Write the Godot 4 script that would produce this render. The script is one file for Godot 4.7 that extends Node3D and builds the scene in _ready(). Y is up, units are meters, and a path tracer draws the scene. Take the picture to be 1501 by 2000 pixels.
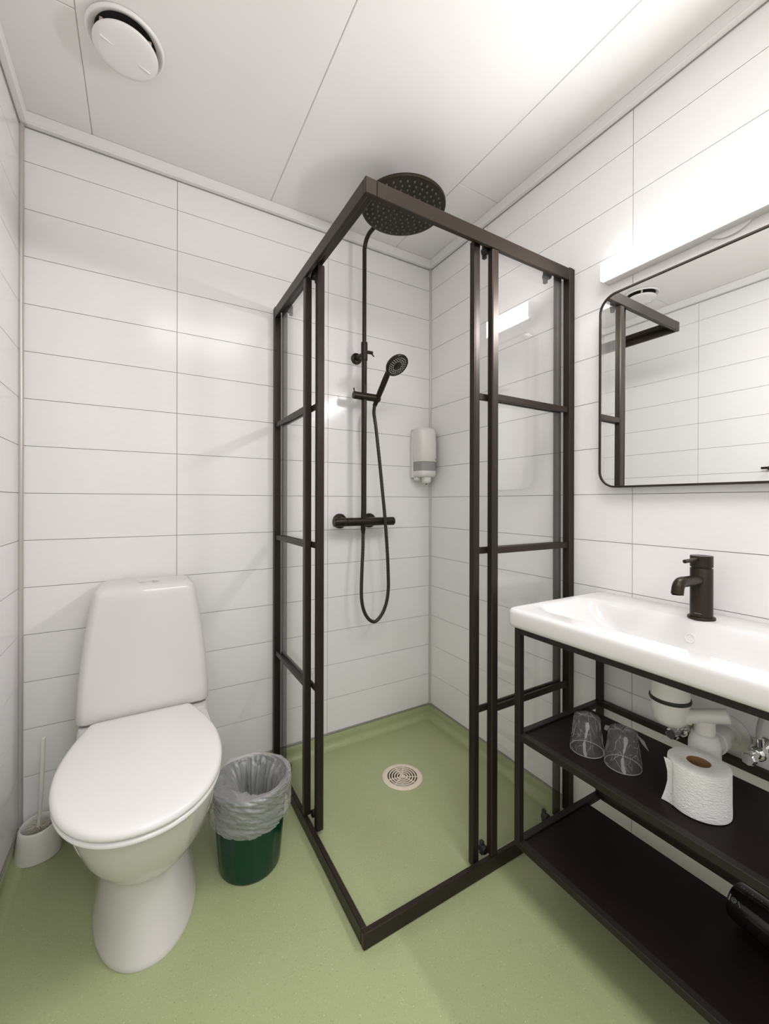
extends Node3D
# Small hotel bathroom. Origin: floor corner of the back wall (z = 0) and the right wall (x = 0); the room lies at x < 0, z > 0.

const ROOM_L := -1.61
const ROOM_F := 2.3
const CEIL := 2.316
const ROW0 := 1.1172          # height of one horizontal joint; rows are 0.15 m
const TILE_BASE := 0.0672

var MAT := {}
var used_names := {}


# ---------------------------------------------------------------- mesh builder
class Shape:
	var v := PackedVector3Array()
	var g := PackedInt32Array()
	var uv := PackedVector2Array()
	var has_uv := false

	func tri(a: Vector3, b: Vector3, c: Vector3, grp := 0) -> void:
		v.append(a); v.append(b); v.append(c); g.append(grp)

	func quad(a: Vector3, b: Vector3, c: Vector3, d: Vector3, grp := 0) -> void:
		tri(a, b, c, grp); tri(a, c, d, grp)

	func add(o: Shape, t := Transform3D()) -> Shape:
		for p in o.v: v.append(t * p)
		g.append_array(o.g)
		return self

	# box with chamfered edges
	func box(c: Vector3, s: Vector3, ch := 0.0) -> Shape:
		var h := s * 0.5
		var b := minf(ch, minf(h.x, minf(h.y, h.z)) * 0.95)
		if b <= 0.0:
			var q := []
			for i in 8: q.append(c + Vector3(h.x if i & 1 else -h.x, h.y if i & 2 else -h.y, h.z if i & 4 else -h.z))
			for f in [[0, 2, 3, 1], [4, 5, 7, 6], [0, 1, 5, 4], [2, 6, 7, 3], [0, 4, 6, 2], [1, 3, 7, 5]]:
				quad(q[f[0]], q[f[3]], q[f[2]], q[f[1]], -1)
			return self
		var o := Shape.new()
		var P := func(sx, sy, sz, axis) -> Vector3:
			var e := Vector3(h.x, h.y, h.z)
			for k in 3:
				if k != axis: e[k] -= b
			return c + Vector3(e.x * sx, e.y * sy, e.z * sz)
		for axis in 3:
			var a1 := (axis + 1) % 3
			var a2 := (axis + 2) % 3
			for s0 in [-1, 1]:
				var pts := []
				for m in [[-1, -1], [1, -1], [1, 1], [-1, 1]]:
					var sg := [0, 0, 0]
					sg[axis] = s0; sg[a1] = m[0]; sg[a2] = m[1]
					pts.append(P.call(sg[0], sg[1], sg[2], axis))
				if s0 > 0: pts.reverse()
				quad(pts[0], pts[1], pts[2], pts[3], -1)
			for s1 in [-1, 1]:
				for s2 in [-1, 1]:
					var A := [0, 0, 0]; var B := [0, 0, 0]
					A[axis] = -1; A[a1] = s1; A[a2] = s2
					B[axis] = 1; B[a1] = s1; B[a2] = s2
					var e0: Vector3 = P.call(A[0], A[1], A[2], a1)
					var e1: Vector3 = P.call(B[0], B[1], B[2], a1)
					var e2: Vector3 = P.call(B[0], B[1], B[2], a2)
					var e3: Vector3 = P.call(A[0], A[1], A[2], a2)
					if s1 * s2 > 0: quad(e0, e1, e2, e3, -1)
					else: quad(e3, e2, e1, e0, -1)
		for i in 8:
			var sx := 1 if i & 1 else -1
			var sy := 1 if i & 2 else -1
			var sz := 1 if i & 4 else -1
			var a: Vector3 = P.call(sx, sy, sz, 0)
			var bb: Vector3 = P.call(sx, sy, sz, 1)
			var cc: Vector3 = P.call(sx, sy, sz, 2)
			if sx * sy * sz > 0: tri(a, cc, bb, -1)
			else: tri(a, bb, cc, -1)
		return self

	# surface through rings of equal size; closed round; optional caps (fans to the centre)
	func loft(rings: Array, cap0 := true, cap1 := true, closed := true, crease := 40.0) -> Shape:
		var grp := 1
		var n: int = rings[0].size()
		var last_dir := Vector3.ZERO
		for k in rings.size() - 1:
			var A: PackedVector3Array = rings[k]
			var B: PackedVector3Array = rings[k + 1]
			# a sharp turn of the profile starts a new smoothing group
			var turn := 0.0
			if k > 0:
				var Z: PackedVector3Array = rings[k - 1]
				for i in range(0, n, maxi(1, n / 8)):
					var d0 := A[i] - Z[i]
					var d1 := B[i] - A[i]
					if d0.length() > 1e-6 and d1.length() > 1e-6: turn = maxf(turn, rad_to_deg(d0.angle_to(d1)))
			if turn > crease: grp = 3 - grp
			var m := n if closed else n - 1
			for i in m:
				var j := (i + 1) % n
				quad(A[i], A[j], B[j], B[i], grp)
		if cap0: fan(rings[0], false)
		if cap1: fan(rings[rings.size() - 1], true)
		return self

	func fan(r: PackedVector3Array, up: bool) -> void:
		var c := Vector3.ZERO
		for p in r: c += p
		c /= r.size()
		for i in r.size():
			var j := (i + 1) % r.size()
			if up: tri(c, r[i], r[j], -1)
			else: tri(c, r[j], r[i], -1)

	# solid of revolution: profile of (radius, height) along the frame's y axis
	func lathe(prof: Array, frame := Transform3D(), seg := 32, crease := 40.0, caps := true) -> Shape:
		var rings := []
		for p in prof:
			var r := PackedVector3Array()
			for i in seg:
				var a := TAU * i / seg
				r.append(frame * Vector3(cos(a) * p[0], p[1], sin(a) * p[0]))
			rings.append(r)
		return loft(rings, caps, caps, true, crease)

	# round tube along points; radius a number or an array
	func tube(pts: Array, radius, seg := 12, caps := true) -> Shape:
		var rings := []
		var up := Vector3(0.3, 1, 0.2).normalized()
		var t_old := Vector3.ZERO
		var nrm := Vector3.ZERO
		for i in pts.size():
			var t: Vector3 = (pts[mini(i + 1, pts.size() - 1)] - pts[maxi(i - 1, 0)]).normalized()
			if i == 0:
				nrm = t.cross(up)
				if nrm.length() < 0.1: nrm = t.cross(Vector3.RIGHT)
				nrm = nrm.normalized()
			else:
				nrm = (nrm - t * nrm.dot(t)).normalized()
			var bi := t.cross(nrm)
			var rr: float = radius[i] if radius is Array else radius
			var r := PackedVector3Array()
			for k in seg:
				var a := TAU * k / seg
				r.append(pts[i] + (nrm * cos(a) + bi * sin(a)) * rr)
			rings.append(r)
		return loft(rings, caps, caps, true, 80.0)

	func cyl(a: Vector3, b: Vector3, r: float, seg := 24, bevel := 0.0) -> Shape:
		var d := b - a
		var f := Transform3D(Basis(Quaternion(Vector3.UP, d.normalized())) if d.normalized().dot(Vector3.UP) > -0.999 else Basis(Vector3.RIGHT, PI), a)
		var L := d.length()
		if bevel > 0.0: return lathe([[r - bevel, 0.0], [r, bevel], [r, L - bevel], [r - bevel, L]], f, seg, 30.0)
		return lathe([[r, 0.0], [r, L]], f, seg)

	func mesh(m: Material, keep_side := false) -> ArrayMesh:
		var vol := 0.0
		var c := Vector3.ZERO
		for p in v: c += p
		c /= maxi(1, v.size())
		for i in range(0, v.size(), 3): vol += (v[i] - c).dot((v[i + 1] - c).cross(v[i + 2] - c))
		var flip := vol > 0.0 and not keep_side       # front faces run clockwise
		var st := SurfaceTool.new()
		st.begin(Mesh.PRIMITIVE_TRIANGLES)
		for t in g.size():
			st.set_smooth_group(g[t])
			var i := t * 3
			if flip:
				st.add_vertex(v[i]); st.add_vertex(v[i + 2]); st.add_vertex(v[i + 1])
			else:
				st.add_vertex(v[i]); st.add_vertex(v[i + 1]); st.add_vertex(v[i + 2])
		st.generate_normals()
		st.index()
		if m: st.set_material(m)
		return st.commit()


# ---------------------------------------------------------------- scene helpers
func S() -> Shape:
	return Shape.new()


func numbered(called: String) -> String:
	if not used_names.has(called):
		used_names[called] = 0
		return called
	used_names[called] += 1
	return "%s_%03d" % [called, used_names[called]]


func thing(called: String, label: String, category: String, at := Vector3.ZERO, group := "") -> Node3D:
	var o := Node3D.new()
	o.name = numbered(called)
	add_child(o)
	o.position = at
	o.set_meta("label", label)
	o.set_meta("category", category)
	if group: o.set_meta("group", group)
	return o


func struct(called: String, label: String, category: String) -> Node3D:
	var o := Node3D.new()
	o.name = called
	add_child(o)
	o.set_meta("kind", "structure")
	o.set_meta("label", label)
	o.set_meta("category", category)
	return o


func part(called: String, s: Shape, m: Material, parent: Node3D, label := "", keep_side := false) -> MeshInstance3D:
	var o := MeshInstance3D.new()
	o.name = called
	o.mesh = s.mesh(m, keep_side)
	o.cast_shadow = GeometryInstance3D.SHADOW_CASTING_SETTING_ON
	parent.add_child(o, true)
	if label: o.set_meta("label", label)
	return o


func mat(called: String, col: Color, rough := 0.5, metal := 0.0, spec := 0.5) -> StandardMaterial3D:
	var m := StandardMaterial3D.new()
	m.resource_name = called
	m.albedo_color = col
	m.roughness = rough
	m.metallic = metal
	m.metallic_specular = spec
	MAT[called] = m
	return m


func lin(r: float, g: float, b: float) -> Color:
	return Color(r, g, b).linear_to_srgb()


func rect_ring(x0: float, x1: float, z0: float, z1: float, r: float, y: float, per := 8) -> PackedVector3Array:
	var out := PackedVector3Array()
	var rr := minf(r, minf((x1 - x0), (z1 - z0)) * 0.499)
	for q in 4:
		var cx := x1 - rr if q == 0 or q == 3 else x0 + rr
		var cz := z1 - rr if q < 2 else z0 + rr
		for k in per + 1:
			var a := PI * 0.5 * (q + float(k) / per)
			out.append(Vector3(cx + cos(a) * rr, y, cz + sin(a) * rr))
	return out


func smooth_path(pts: Array, n := 6) -> Array:
	var out := []
	for i in pts.size() - 1:
		var p0: Vector3 = pts[maxi(i - 1, 0)]
		var p1: Vector3 = pts[i]
		var p2: Vector3 = pts[i + 1]
		var p3: Vector3 = pts[mini(i + 2, pts.size() - 1)]
		for k in n: out.append(p1.cubic_interpolate(p2, p0, p3, float(k) / n))
	out.append(pts[pts.size() - 1])
	return out


func axis_frame(at: Vector3, dir: Vector3) -> Transform3D:
	var d := dir.normalized()
	if d.dot(Vector3.UP) < -0.999: return Transform3D(Basis(Vector3.RIGHT, PI), at)
	return Transform3D(Basis(Quaternion(Vector3.UP, d)), at)


func lettering(called: String, text: String, size: float, depth: float, m: Material, parent: Node3D, xf: Transform3D) -> void:
	var t := TextMesh.new()
	var f := SystemFont.new()
	f.font_names = PackedStringArray(["Droid Sans"])
	t.font = f
	t.text = text
	t.font_size = 32
	t.pixel_size = size / 32.0
	t.depth = depth
	t.curve_step = 2.0
	t.material = m
	var o := MeshInstance3D.new()
	o.name = called
	o.mesh = t
	o.transform = xf
	parent.add_child(o, true)


# ---------------------------------------------------------------- start
func _ready() -> void:
	setup_camera()
	setup_world()
	setup_lamp_light()
	materials()
	room()
	shower_enclosure()
	toilet()
	washstand()
	basin()
	mirror()
	lamp()
	shower_column()
	vent()
	soap_dispenser()
	drain()
	bin_and_bag()
	toilet_brush()
	faucet()
	trap()
	valves()
	cups()
	paper_roll()
	hair_dryer()
	hooks()


func setup_camera() -> void:
	var cam := Camera3D.new()
	cam.name = "camera"
	var f := 801.854
	var yaw := 0.52505
	var pitch := -0.00067
	var roll := -0.00221
	var r0 := Vector3(cos(yaw), 0, sin(yaw))
	var f0 := Vector3(sin(yaw), 0, -cos(yaw))
	var fw := f0 * cos(pitch) + Vector3.UP * sin(pitch)
	var up1 := -f0 * sin(pitch) + Vector3.UP * cos(pitch)
	var right := r0 * cos(roll) - up1 * sin(roll)
	var up := r0 * sin(roll) + up1 * cos(roll)
	cam.projection = Camera3D.PROJECTION_FRUSTUM
	cam.near = 0.05
	cam.far = 20.0
	cam.size = 2.0 * cam.near * 1000.0 / f
	cam.frustum_offset = Vector2((750.5 - 740.83) / f, -(1000.0 - 981.87) / f) * cam.near
	cam.transform = Transform3D(Basis(right, up, -fw), Vector3(-1.27664, 1.09, 1.68704))
	add_child(cam)
	cam.current = true


func setup_world() -> void:
	var we := WorldEnvironment.new()
	we.name = "environment"
	var e := Environment.new()
	e.background_mode = Environment.BG_COLOR
	e.background_color = Color(0.02, 0.02, 0.02)
	e.tonemap_mode = Environment.TONE_MAPPER_LINEAR
	e.tonemap_exposure = 1.04
	e.sdfgi_enabled = true
	e.ssao_enabled = true
	e.ssil_enabled = true
	we.environment = e
	add_child(we)


const CEILING_FILL := Vector3(-0.92, 2.316, 1.58)
const LAMP_Z0 := 0.9276
const LAMP_Z1 := 1.485
const LAMP_Y0 := 1.7755
const LAMP_Y1 := 1.8334


func setup_lamp_light() -> void:
	# the mirror lamp: light from the front of its diffuser and from its top
	var warm := Color(1.0, 0.986, 0.986)
	var zc := (LAMP_Z0 + LAMP_Z1) * 0.5
	for d in [["lamp_front", Vector3(-0.054, 1.8045, zc), Vector3(-1, 0, 0), Vector2(LAMP_Z1 - LAMP_Z0 - 0.01, 0.05), 0.72],
			["lamp_lower_edge", Vector3(-0.056, 1.7745, zc), Vector3(-0.75, -0.66, 0), Vector2(LAMP_Z1 - LAMP_Z0 - 0.01, 0.02), 0.32],
			["lamp_top", Vector3(-0.028, LAMP_Y1 + 0.003, zc), Vector3(0, 1, 0), Vector2(LAMP_Z1 - LAMP_Z0 - 0.01, 0.04), 0.022]]:
		var l := AreaLight3D.new()
		l.name = d[0]
		l.area_size = d[3]
		l.area_normalize_energy = true
		l.light_energy = d[4]
		l.light_color = warm
		l.area_range = 6.0
		l.area_attenuation = 2.0
		l.shadow_enabled = true
		var dir: Vector3 = d[2]
		var bx := Vector3(0, 0, 1)
		var bz := -dir
		l.transform = Transform3D(Basis(bx, bz.cross(bx), bz), d[1])
		add_child(l)
	# added fill light: an unseen panel in the hall, whose light comes in through the doorway
	var h := AreaLight3D.new()
	h.name = "hall_fill_light"
	h.area_size = Vector2(0.58, 0.58)
	h.area_normalize_energy = true
	h.light_energy = 2.2
	h.light_color = Color(0.965, 0.97, 1.0)
	h.area_range = 8.0
	h.area_attenuation = 2.0
	h.shadow_enabled = true
	h.transform = Transform3D(Basis(Vector3.RIGHT, -PI * 0.5), Vector3(ROOM_L * 0.5 - 0.16, 2.372, ROOM_F + 0.107 + 0.55))
	add_child(h)
	# added fill light: an unseen ceiling panel above and behind the camera
	var c := AreaLight3D.new()
	c.name = "ceiling_fill_light"
	c.area_size = Vector2(0.64, 0.64)
	c.area_normalize_energy = true
	c.light_energy = 0.85
	c.light_color = Color(1.0, 0.985, 0.981)
	c.area_range = 6.0
	c.area_attenuation = 2.0
	c.shadow_enabled = true
	c.transform = Transform3D(Basis(Vector3.RIGHT, -PI * 0.5), CEILING_FILL - Vector3(0, 0.036, 0))
	add_child(c)


func noise_tex(freq: float, a: Color, b: Color, size := 512, seed_ := 1, kind := FastNoiseLite.TYPE_SIMPLEX_SMOOTH) -> NoiseTexture2D:
	var n := FastNoiseLite.new()
	n.noise_type = kind
	n.seed = seed_
	n.frequency = freq
	var t := NoiseTexture2D.new()
	t.width = size
	t.height = size
	t.seamless = true
	t.noise = n
	var g := Gradient.new()
	g.set_color(0, a)
	g.set_color(1, b)
	t.color_ramp = g
	return t


func materials() -> void:
	var tile := mat("tile_laminate", lin(0.90, 0.888, 0.885), 0.15, 0.0, 0.36)
	tile.albedo_texture = noise_tex(0.02, Color(0.992, 0.992, 0.992), Color(1, 1, 1), 512, 3)
	tile.uv1_triplanar = true
	tile.uv1_world_triplanar = true
	tile.uv1_scale = Vector3(1.5, 9.0, 1.5)
	mat("joint", lin(0.30, 0.29, 0.28), 0.7)
	mat("ceiling_panel", lin(0.89, 0.874, 0.862), 0.45)
	mat("ceiling_joint", lin(0.62, 0.60, 0.585), 0.7)
	mat("white_trim", lin(0.88, 0.866, 0.856), 0.35)
	mat("corner_metal", lin(0.56, 0.53, 0.51), 0.35, 0.4)
	mat("pale_metal", lin(0.62, 0.60, 0.57), 0.35, 0.3)
	mat("grey_strip", lin(0.33, 0.32, 0.30), 0.4, 0.3)
	mat("black_metal", lin(0.036, 0.0275, 0.0215), 0.38, 0.5, 0.40)
	mat("black_steel", lin(0.017, 0.014, 0.012), 0.42, 0.0, 0.38)
	mat("shelf_black", lin(0.0105, 0.0066, 0.0058), 0.42, 0.0, 0.28)
	mat("column_black", lin(0.030, 0.024, 0.016), 0.36, 0.5, 0.40)
	mat("rubber", lin(0.012, 0.012, 0.012), 0.5)
	mat("ceramic", lin(0.735, 0.72, 0.713), 0.07, 0.0, 0.5)
	mat("toilet_ceramic", lin(0.71, 0.684, 0.674), 0.07, 0.0, 0.5)
	mat("seat_plastic", lin(0.79, 0.776, 0.768), 0.22, 0.0, 0.5)
	mat("white_plastic", lin(0.80, 0.79, 0.76), 0.32, 0.0, 0.5)
	mat("cream_plastic", lin(0.80, 0.70, 0.57), 0.4)
	mat("dark_hole", lin(0.012, 0.010, 0.008), 0.9)
	mat("grey_window", lin(0.34, 0.33, 0.33), 0.2)
	mat("logo_grey", lin(0.2, 0.2, 0.2), 0.5)
	mat("chrome", lin(0.82, 0.82, 0.82), 0.06, 1.0)
	mat("brass", lin(0.45, 0.40, 0.15), 0.25, 1.0)
	mat("mirror_glass", lin(0.90, 0.91, 0.905), 0.0, 1.0)
	var gl := mat("clear_glass", Color(1, 1, 1, 0.006), 0.0, 0.0, 0.4)
	gl.transparency = BaseMaterial3D.TRANSPARENCY_ALPHA
	var cp := mat("clear_plastic", Color(1, 1, 1, 0.02), 0.03, 0.0, 0.28)
	cp.transparency = BaseMaterial3D.TRANSPARENCY_ALPHA
	var film := mat("wrap_film", Color(1, 1, 1, 0.035), 0.05, 0.0, 0.30)
	film.transparency = BaseMaterial3D.TRANSPARENCY_ALPHA
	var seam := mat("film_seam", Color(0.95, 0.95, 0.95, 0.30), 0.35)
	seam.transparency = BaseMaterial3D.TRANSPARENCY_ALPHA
	var bag := mat("bag_film", Color(0.95, 0.94, 0.94, 0.26), 0.25, 0.0, 0.6)
	bag.transparency = BaseMaterial3D.TRANSPARENCY_ALPHA
	mat("bin_green", lin(0.002, 0.042, 0.021), 0.18, 0.0, 0.42)
	mat("brush_white", lin(0.78, 0.77, 0.72), 0.4)
	mat("bristle", lin(0.72, 0.68, 0.58), 0.6)
	mat("pipe_white", lin(0.78, 0.77, 0.74), 0.3)
	mat("cardboard", lin(0.30, 0.17, 0.07), 0.9)
	mat("dryer_black", lin(0.012, 0.011, 0.011), 0.12)
	mat("dryer_print", lin(0.32, 0.32, 0.32), 0.5)
	mat("door_paint", lin(0.74, 0.73, 0.71), 0.4)
	mat("nozzle_rubber", lin(0.06, 0.054, 0.045), 0.5)
	mat("hall_floor", lin(0.55, 0.50, 0.44), 0.5)
	mat("hose_black", lin(0.035, 0.031, 0.020), 0.4, 0.3)
	var paper := mat("tissue", lin(0.86, 0.85, 0.84), 0.95, 0.0, 0.2)
	paper.heightmap_enabled = true
	paper.heightmap_texture = noise_tex(0.03, Color.BLACK, Color.WHITE, 512, 8)
	paper.heightmap_scale = 0.14
	paper.uv1_triplanar = true
	paper.uv1_scale = Vector3(9, 14, 9)
	var lampm := mat("lamp_diffuser", Color(0.95, 0.95, 0.95), 0.4)
	lampm.emission_enabled = true
	lampm.emission = Color(1.0, 0.985, 0.965)
	lampm.emission_energy_multiplier = 2.2
	# vinyl floor: green with a fine fleck of lighter and darker chips
	var fl := mat("green_vinyl", Color(1, 1, 1), 0.34, 0.0, 0.5)
	fl.albedo_texture = vinyl_texture()
	fl.uv1_triplanar = true
	fl.uv1_world_triplanar = true
	fl.uv1_scale = Vector3(1.25, 1.25, 1.25)
	fl.heightmap_enabled = true
	fl.heightmap_texture = noise_tex(0.05, Color.BLACK, Color.WHITE, 512, 21)
	fl.heightmap_scale = 0.012


func vinyl_texture() -> ImageTexture:
	var n := 1024
	var im := Image.create(n, n, false, Image.FORMAT_RGB8)
	var base := lin(0.395, 0.450, 0.236)
	im.fill(base)
	var rng := RandomNumberGenerator.new()
	rng.seed = 77
	for i in 26000:
		var c := base
		var k := rng.randf()
		var f := rng.randf_range(0.93, 1.07)
		var w := rng.randi_range(1, 4)
		var h := rng.randi_range(1, 4)
		if k > 0.965:
			c = lin(0.60, 0.66, 0.42); w = rng.randi_range(1, 3); h = rng.randi_range(1, 2)
		elif k > 0.930:
			c = lin(0.22, 0.28, 0.13); w = rng.randi_range(1, 3); h = rng.randi_range(1, 2)
		else:
			c = Color(base.r * f, base.g * f, base.b * f)
		im.fill_rect(Rect2i(rng.randi_range(0, n - 5), rng.randi_range(0, n - 5), w, h), c)
	return ImageTexture.create_from_image(im)


# ---------------------------------------------------------------- room
func tile_wall(w: Node3D, horizontal: Array, place: Callable) -> void:
	var meshes := {}
	var rows := [TILE_BASE]
	for k in range(-6, 8): rows.append(ROW0 + 0.15 * k)
	rows.append(CEIL + 0.02)
	for i in horizontal.size() - 1:
		for j in rows.size() - 1:
			var a: float = horizontal[i] + 0.0009
			var b: float = horizontal[i + 1] - 0.0009
			var y0: float = rows[j] + 0.0009
			var y1: float = rows[j + 1] - 0.0009
			var key := "%.4f %.4f" % [b - a, y1 - y0]
			if not meshes.has(key):
				var bm := BoxMesh.new()
				bm.size = Vector3(b - a, y1 - y0, 0.006)
				bm.material = MAT.tile_laminate
				meshes[key] = bm
			var o := MeshInstance3D.new()
			o.name = "tile"
			o.mesh = meshes[key]
			o.transform = place.call((a + b) * 0.5, (y0 + y1) * 0.5)
			w.add_child(o, true)


func room() -> void:
	var L := ROOM_L
	var F := ROOM_F
	var quarter := Basis(Vector3.UP, PI * 0.5)
	# walls: a solid backing whose colour shows in the joints, tiles 3 mm proud of it
	var wb := struct("wall_back", "white glossy tiled wall behind the toilet and the shower", "wall")
	part("backing", S().box(Vector3(L * 0.5, 1.2, -0.0535), Vector3(-L + 0.3, 2.7, 0.101)), MAT.joint, wb)
	tile_wall(wb, [L, -1.164, -0.5641, 0.0], func(a, y): return Transform3D(Basis(), Vector3(a, y, -0.003)))
	var wr := struct("wall_right", "white glossy tiled wall with the mirror and the washbasin", "wall")
	part("backing", S().box(Vector3(0.0535, 1.2, F * 0.5), Vector3(0.101, 2.7, F + 0.3)), MAT.joint, wr)
	tile_wall(wr, [0.0, 0.3994, 0.9994, 1.5994, 2.1994, F], func(a, y): return Transform3D(quarter, Vector3(0.003, y, a)))
	var wl := struct("wall_left", "white glossy tiled wall beside the toilet brush", "wall")
	part("backing", S().box(Vector3(L - 0.0535, 1.2, F * 0.5), Vector3(0.101, 2.7, F + 0.3)), MAT.joint, wl)
	tile_wall(wl, [0.0, 0.57, 1.17, 1.77, F], func(a, y): return Transform3D(quarter, Vector3(L - 0.003, y, a)))
	# front wall behind the camera, with the open doorway to the lit hall
	var wf := struct("wall_front", "white wall with the open doorway, facing the shower", "wall")
	part("pier", S().box(Vector3(-1.59, 1.2, F + 0.0535), Vector3(0.40, 2.7, 0.107)), MAT.white_trim, wf)
	part("pier", S().box(Vector3(-0.20, 1.2, F + 0.0535), Vector3(0.70, 2.7, 0.107)), MAT.white_trim, wf)
	part("lintel", S().box(Vector3(-0.97, 2.29, F + 0.0535), Vector3(0.84, 0.52, 0.107)), MAT.white_trim, wf)
	var dr := struct("door_1", "white door frame round the open doorway", "door")
	for x in [-1.40, -0.54]: part("jamb", S().box(Vector3(x, 1.03, F + 0.05), Vector3(0.024, 2.05, 0.14), 0.003), MAT.white_trim, dr)
	part("head", S().box(Vector3(-0.97, 2.042, F + 0.05), Vector3(0.83, 0.024, 0.14), 0.003), MAT.white_trim, dr)
	var hall := struct("wall_hall", "white painted hall beyond the open doorway", "wall")
	var hz := F + 0.107
	part("hall_side", S().box(Vector3(L - 0.35, 1.2, hz + 0.7), Vector3(0.1, 2.7, 1.4)), MAT.white_trim, hall)
	part("hall_side", S().box(Vector3(0.35, 1.2, hz + 0.7), Vector3(0.1, 2.7, 1.4)), MAT.white_trim, hall)
	part("hall_end", S().box(Vector3(L * 0.5, 1.2, hz + 1.45), Vector3(2.6, 2.7, 0.1)), MAT.white_trim, hall)
	part("hall_front", S().box(Vector3(L - 0.28, 1.2, hz - 0.05), Vector3(0.3, 2.7, 0.1)).box(Vector3(0.28, 1.2, hz - 0.05), Vector3(0.3, 2.7, 0.1)), MAT.white_trim, hall)
	part("hall_floor", S().box(Vector3(L * 0.5, -0.06, hz + 0.77), Vector3(2.6, 0.12, 1.4)), MAT.hall_floor, hall)
	part("hall_ceiling", S().box(Vector3(L * 0.5, 2.45, hz + 0.7), Vector3(2.6, 0.1, 1.6)), MAT.white_trim, hall)
	var cl := thing("ceiling_fill_panel", "large flat white fill light panel added to the bathroom ceiling, out of view", "lamp", CEILING_FILL)  # added out of view to fill the room and shower with light
	part("frame", S().box(Vector3(0, -0.015, -0.335), Vector3(0.70, 0.03, 0.03), 0.003).box(Vector3(0, -0.015, 0.335), Vector3(0.70, 0.03, 0.03), 0.003).box(Vector3(-0.335, -0.015, 0), Vector3(0.03, 0.03, 0.64), 0.003).box(Vector3(0.335, -0.015, 0), Vector3(0.03, 0.03, 0.64), 0.003), MAT.white_trim, cl)
	part("diffuser", S().box(Vector3(0, -0.016, 0), Vector3(0.64, 0.03, 0.64), 0.002), MAT.lamp_diffuser, cl)
	var hl := thing("hall_fill_panel", "flat white fill light panel added to the hall ceiling, unseen beyond the doorway", "lamp", Vector3(L * 0.5 - 0.16, 2.40, hz + 0.55))  # added source, never in view, for the fill through the doorway
	part("panel", S().box(Vector3(0, -0.012, 0), Vector3(0.6, 0.02, 0.6), 0.003), MAT.lamp_diffuser, hl)
	# floor with its coved edge
	var fl := struct("floor", "flecked green vinyl floor coved up the walls", "floor")
	part("sheet", S().box(Vector3(L * 0.5, -0.06, F * 0.5), Vector3(-L + 0.3, 0.12, F + 0.3)), MAT.green_vinyl, fl)
	var prof := []
	var R := 0.03
	for k in 9:
		var a := PI * 0.5 * k / 8.0
		prof.append(Vector2(R - R * sin(a), R - R * cos(a)))
	prof.append(Vector2(0.0, TILE_BASE - 0.006))
	prof.append(Vector2(-0.004, TILE_BASE - 0.006))
	for e in [[Vector3(L, 0, 0), Vector3(0, 0, 0), Vector3(0, 0, 1)], [Vector3(0, 0, F), Vector3(0, 0, 0), Vector3(-1, 0, 0)], [Vector3(L, 0, 0), Vector3(L, 0, F), Vector3(1, 0, 0)], [Vector3(0, 0, F), Vector3(L, 0, F), Vector3(0, 0, -1)]]:
		var s := S()
		for k in prof.size() - 1:
			var p: Vector2 = prof[k]
			var q: Vector2 = prof[k + 1]
			var n: Vector3 = e[2]
			s.quad(e[0] + n * (p.x + 0.001) + Vector3.UP * (p.y + 0.0004), e[1] + n * (p.x + 0.001) + Vector3.UP * (p.y + 0.0004), e[1] + n * (q.x + 0.001) + Vector3.UP * (q.y + 0.0004), e[0] + n * (q.x + 0.001) + Vector3.UP * (q.y + 0.0004), 1)
		part("cove", s, MAT.green_vinyl, fl, "", true)
	# thin grey strip where the tiles meet the vinyl
	var tr := struct("trim_1", "thin grey strip where the wall tiles meet the green vinyl", "trim")
	part("strip", S().box(Vector3(L * 0.5, TILE_BASE - 0.003, 0.002), Vector3(-L, 0.006, 0.004), 0.001), MAT.grey_strip, tr)
	part("strip", S().box(Vector3(-0.002, TILE_BASE - 0.003, F * 0.5), Vector3(0.004, 0.006, F), 0.001), MAT.grey_strip, tr)
	part("strip", S().box(Vector3(L + 0.002, TILE_BASE - 0.003, F * 0.5), Vector3(0.004, 0.006, F), 0.001), MAT.grey_strip, tr)
	# corner profiles
	var tc := struct("trim_2", "grey corner profile between the left and the back wall", "trim")
	part("profile", S().cyl(Vector3(L + 0.004, TILE_BASE, 0.004), Vector3(L + 0.004, CEIL, 0.004), 0.008, 12), MAT.corner_metal, tc)
	var tc2 := struct("trim_3", "pale corner profile in the shower corner", "trim")
	part("profile", S().cyl(Vector3(-0.003, TILE_BASE, 0.003), Vector3(-0.003, CEIL, 0.003), 0.006, 12), MAT.pale_metal, tc2)
	# ceiling: panels with narrow open joints below a darker backing
	var ce := struct("ceiling", "white panelled ceiling with fine joints", "ceiling")
	part("backing", S().box(Vector3(L * 0.5, CEIL + 0.0535, F * 0.5), Vector3(-L + 0.3, 0.101, F + 0.3)), MAT.ceiling_joint, ce)
	var xs := [L, -1.4215, -0.8235, -0.2235, 0.0]
	var cuts := [[0.0, 0.42, 1.62, F], [0.0, 1.2, F], [0.0, 1.3, F], [0.0, 0.473, 1.67, F]]
	for i in 4:
		var zs: Array = cuts[i]
		for j in zs.size() - 1:
			var w: float = xs[i + 1] - xs[i] - 0.002
			var d: float = zs[j + 1] - zs[j] - 0.002
			part("panel", S().box(Vector3((xs[i] + xs[i + 1]) * 0.5, CEIL + 0.003, (zs[j] + zs[j + 1]) * 0.5), Vector3(w, 0.006, d), 0.0015), MAT.ceiling_panel, ce)
	# ceiling moulding: a fascia with a small bead, a dark strip painting the shadow gap at the wall
	var n := 4
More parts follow.
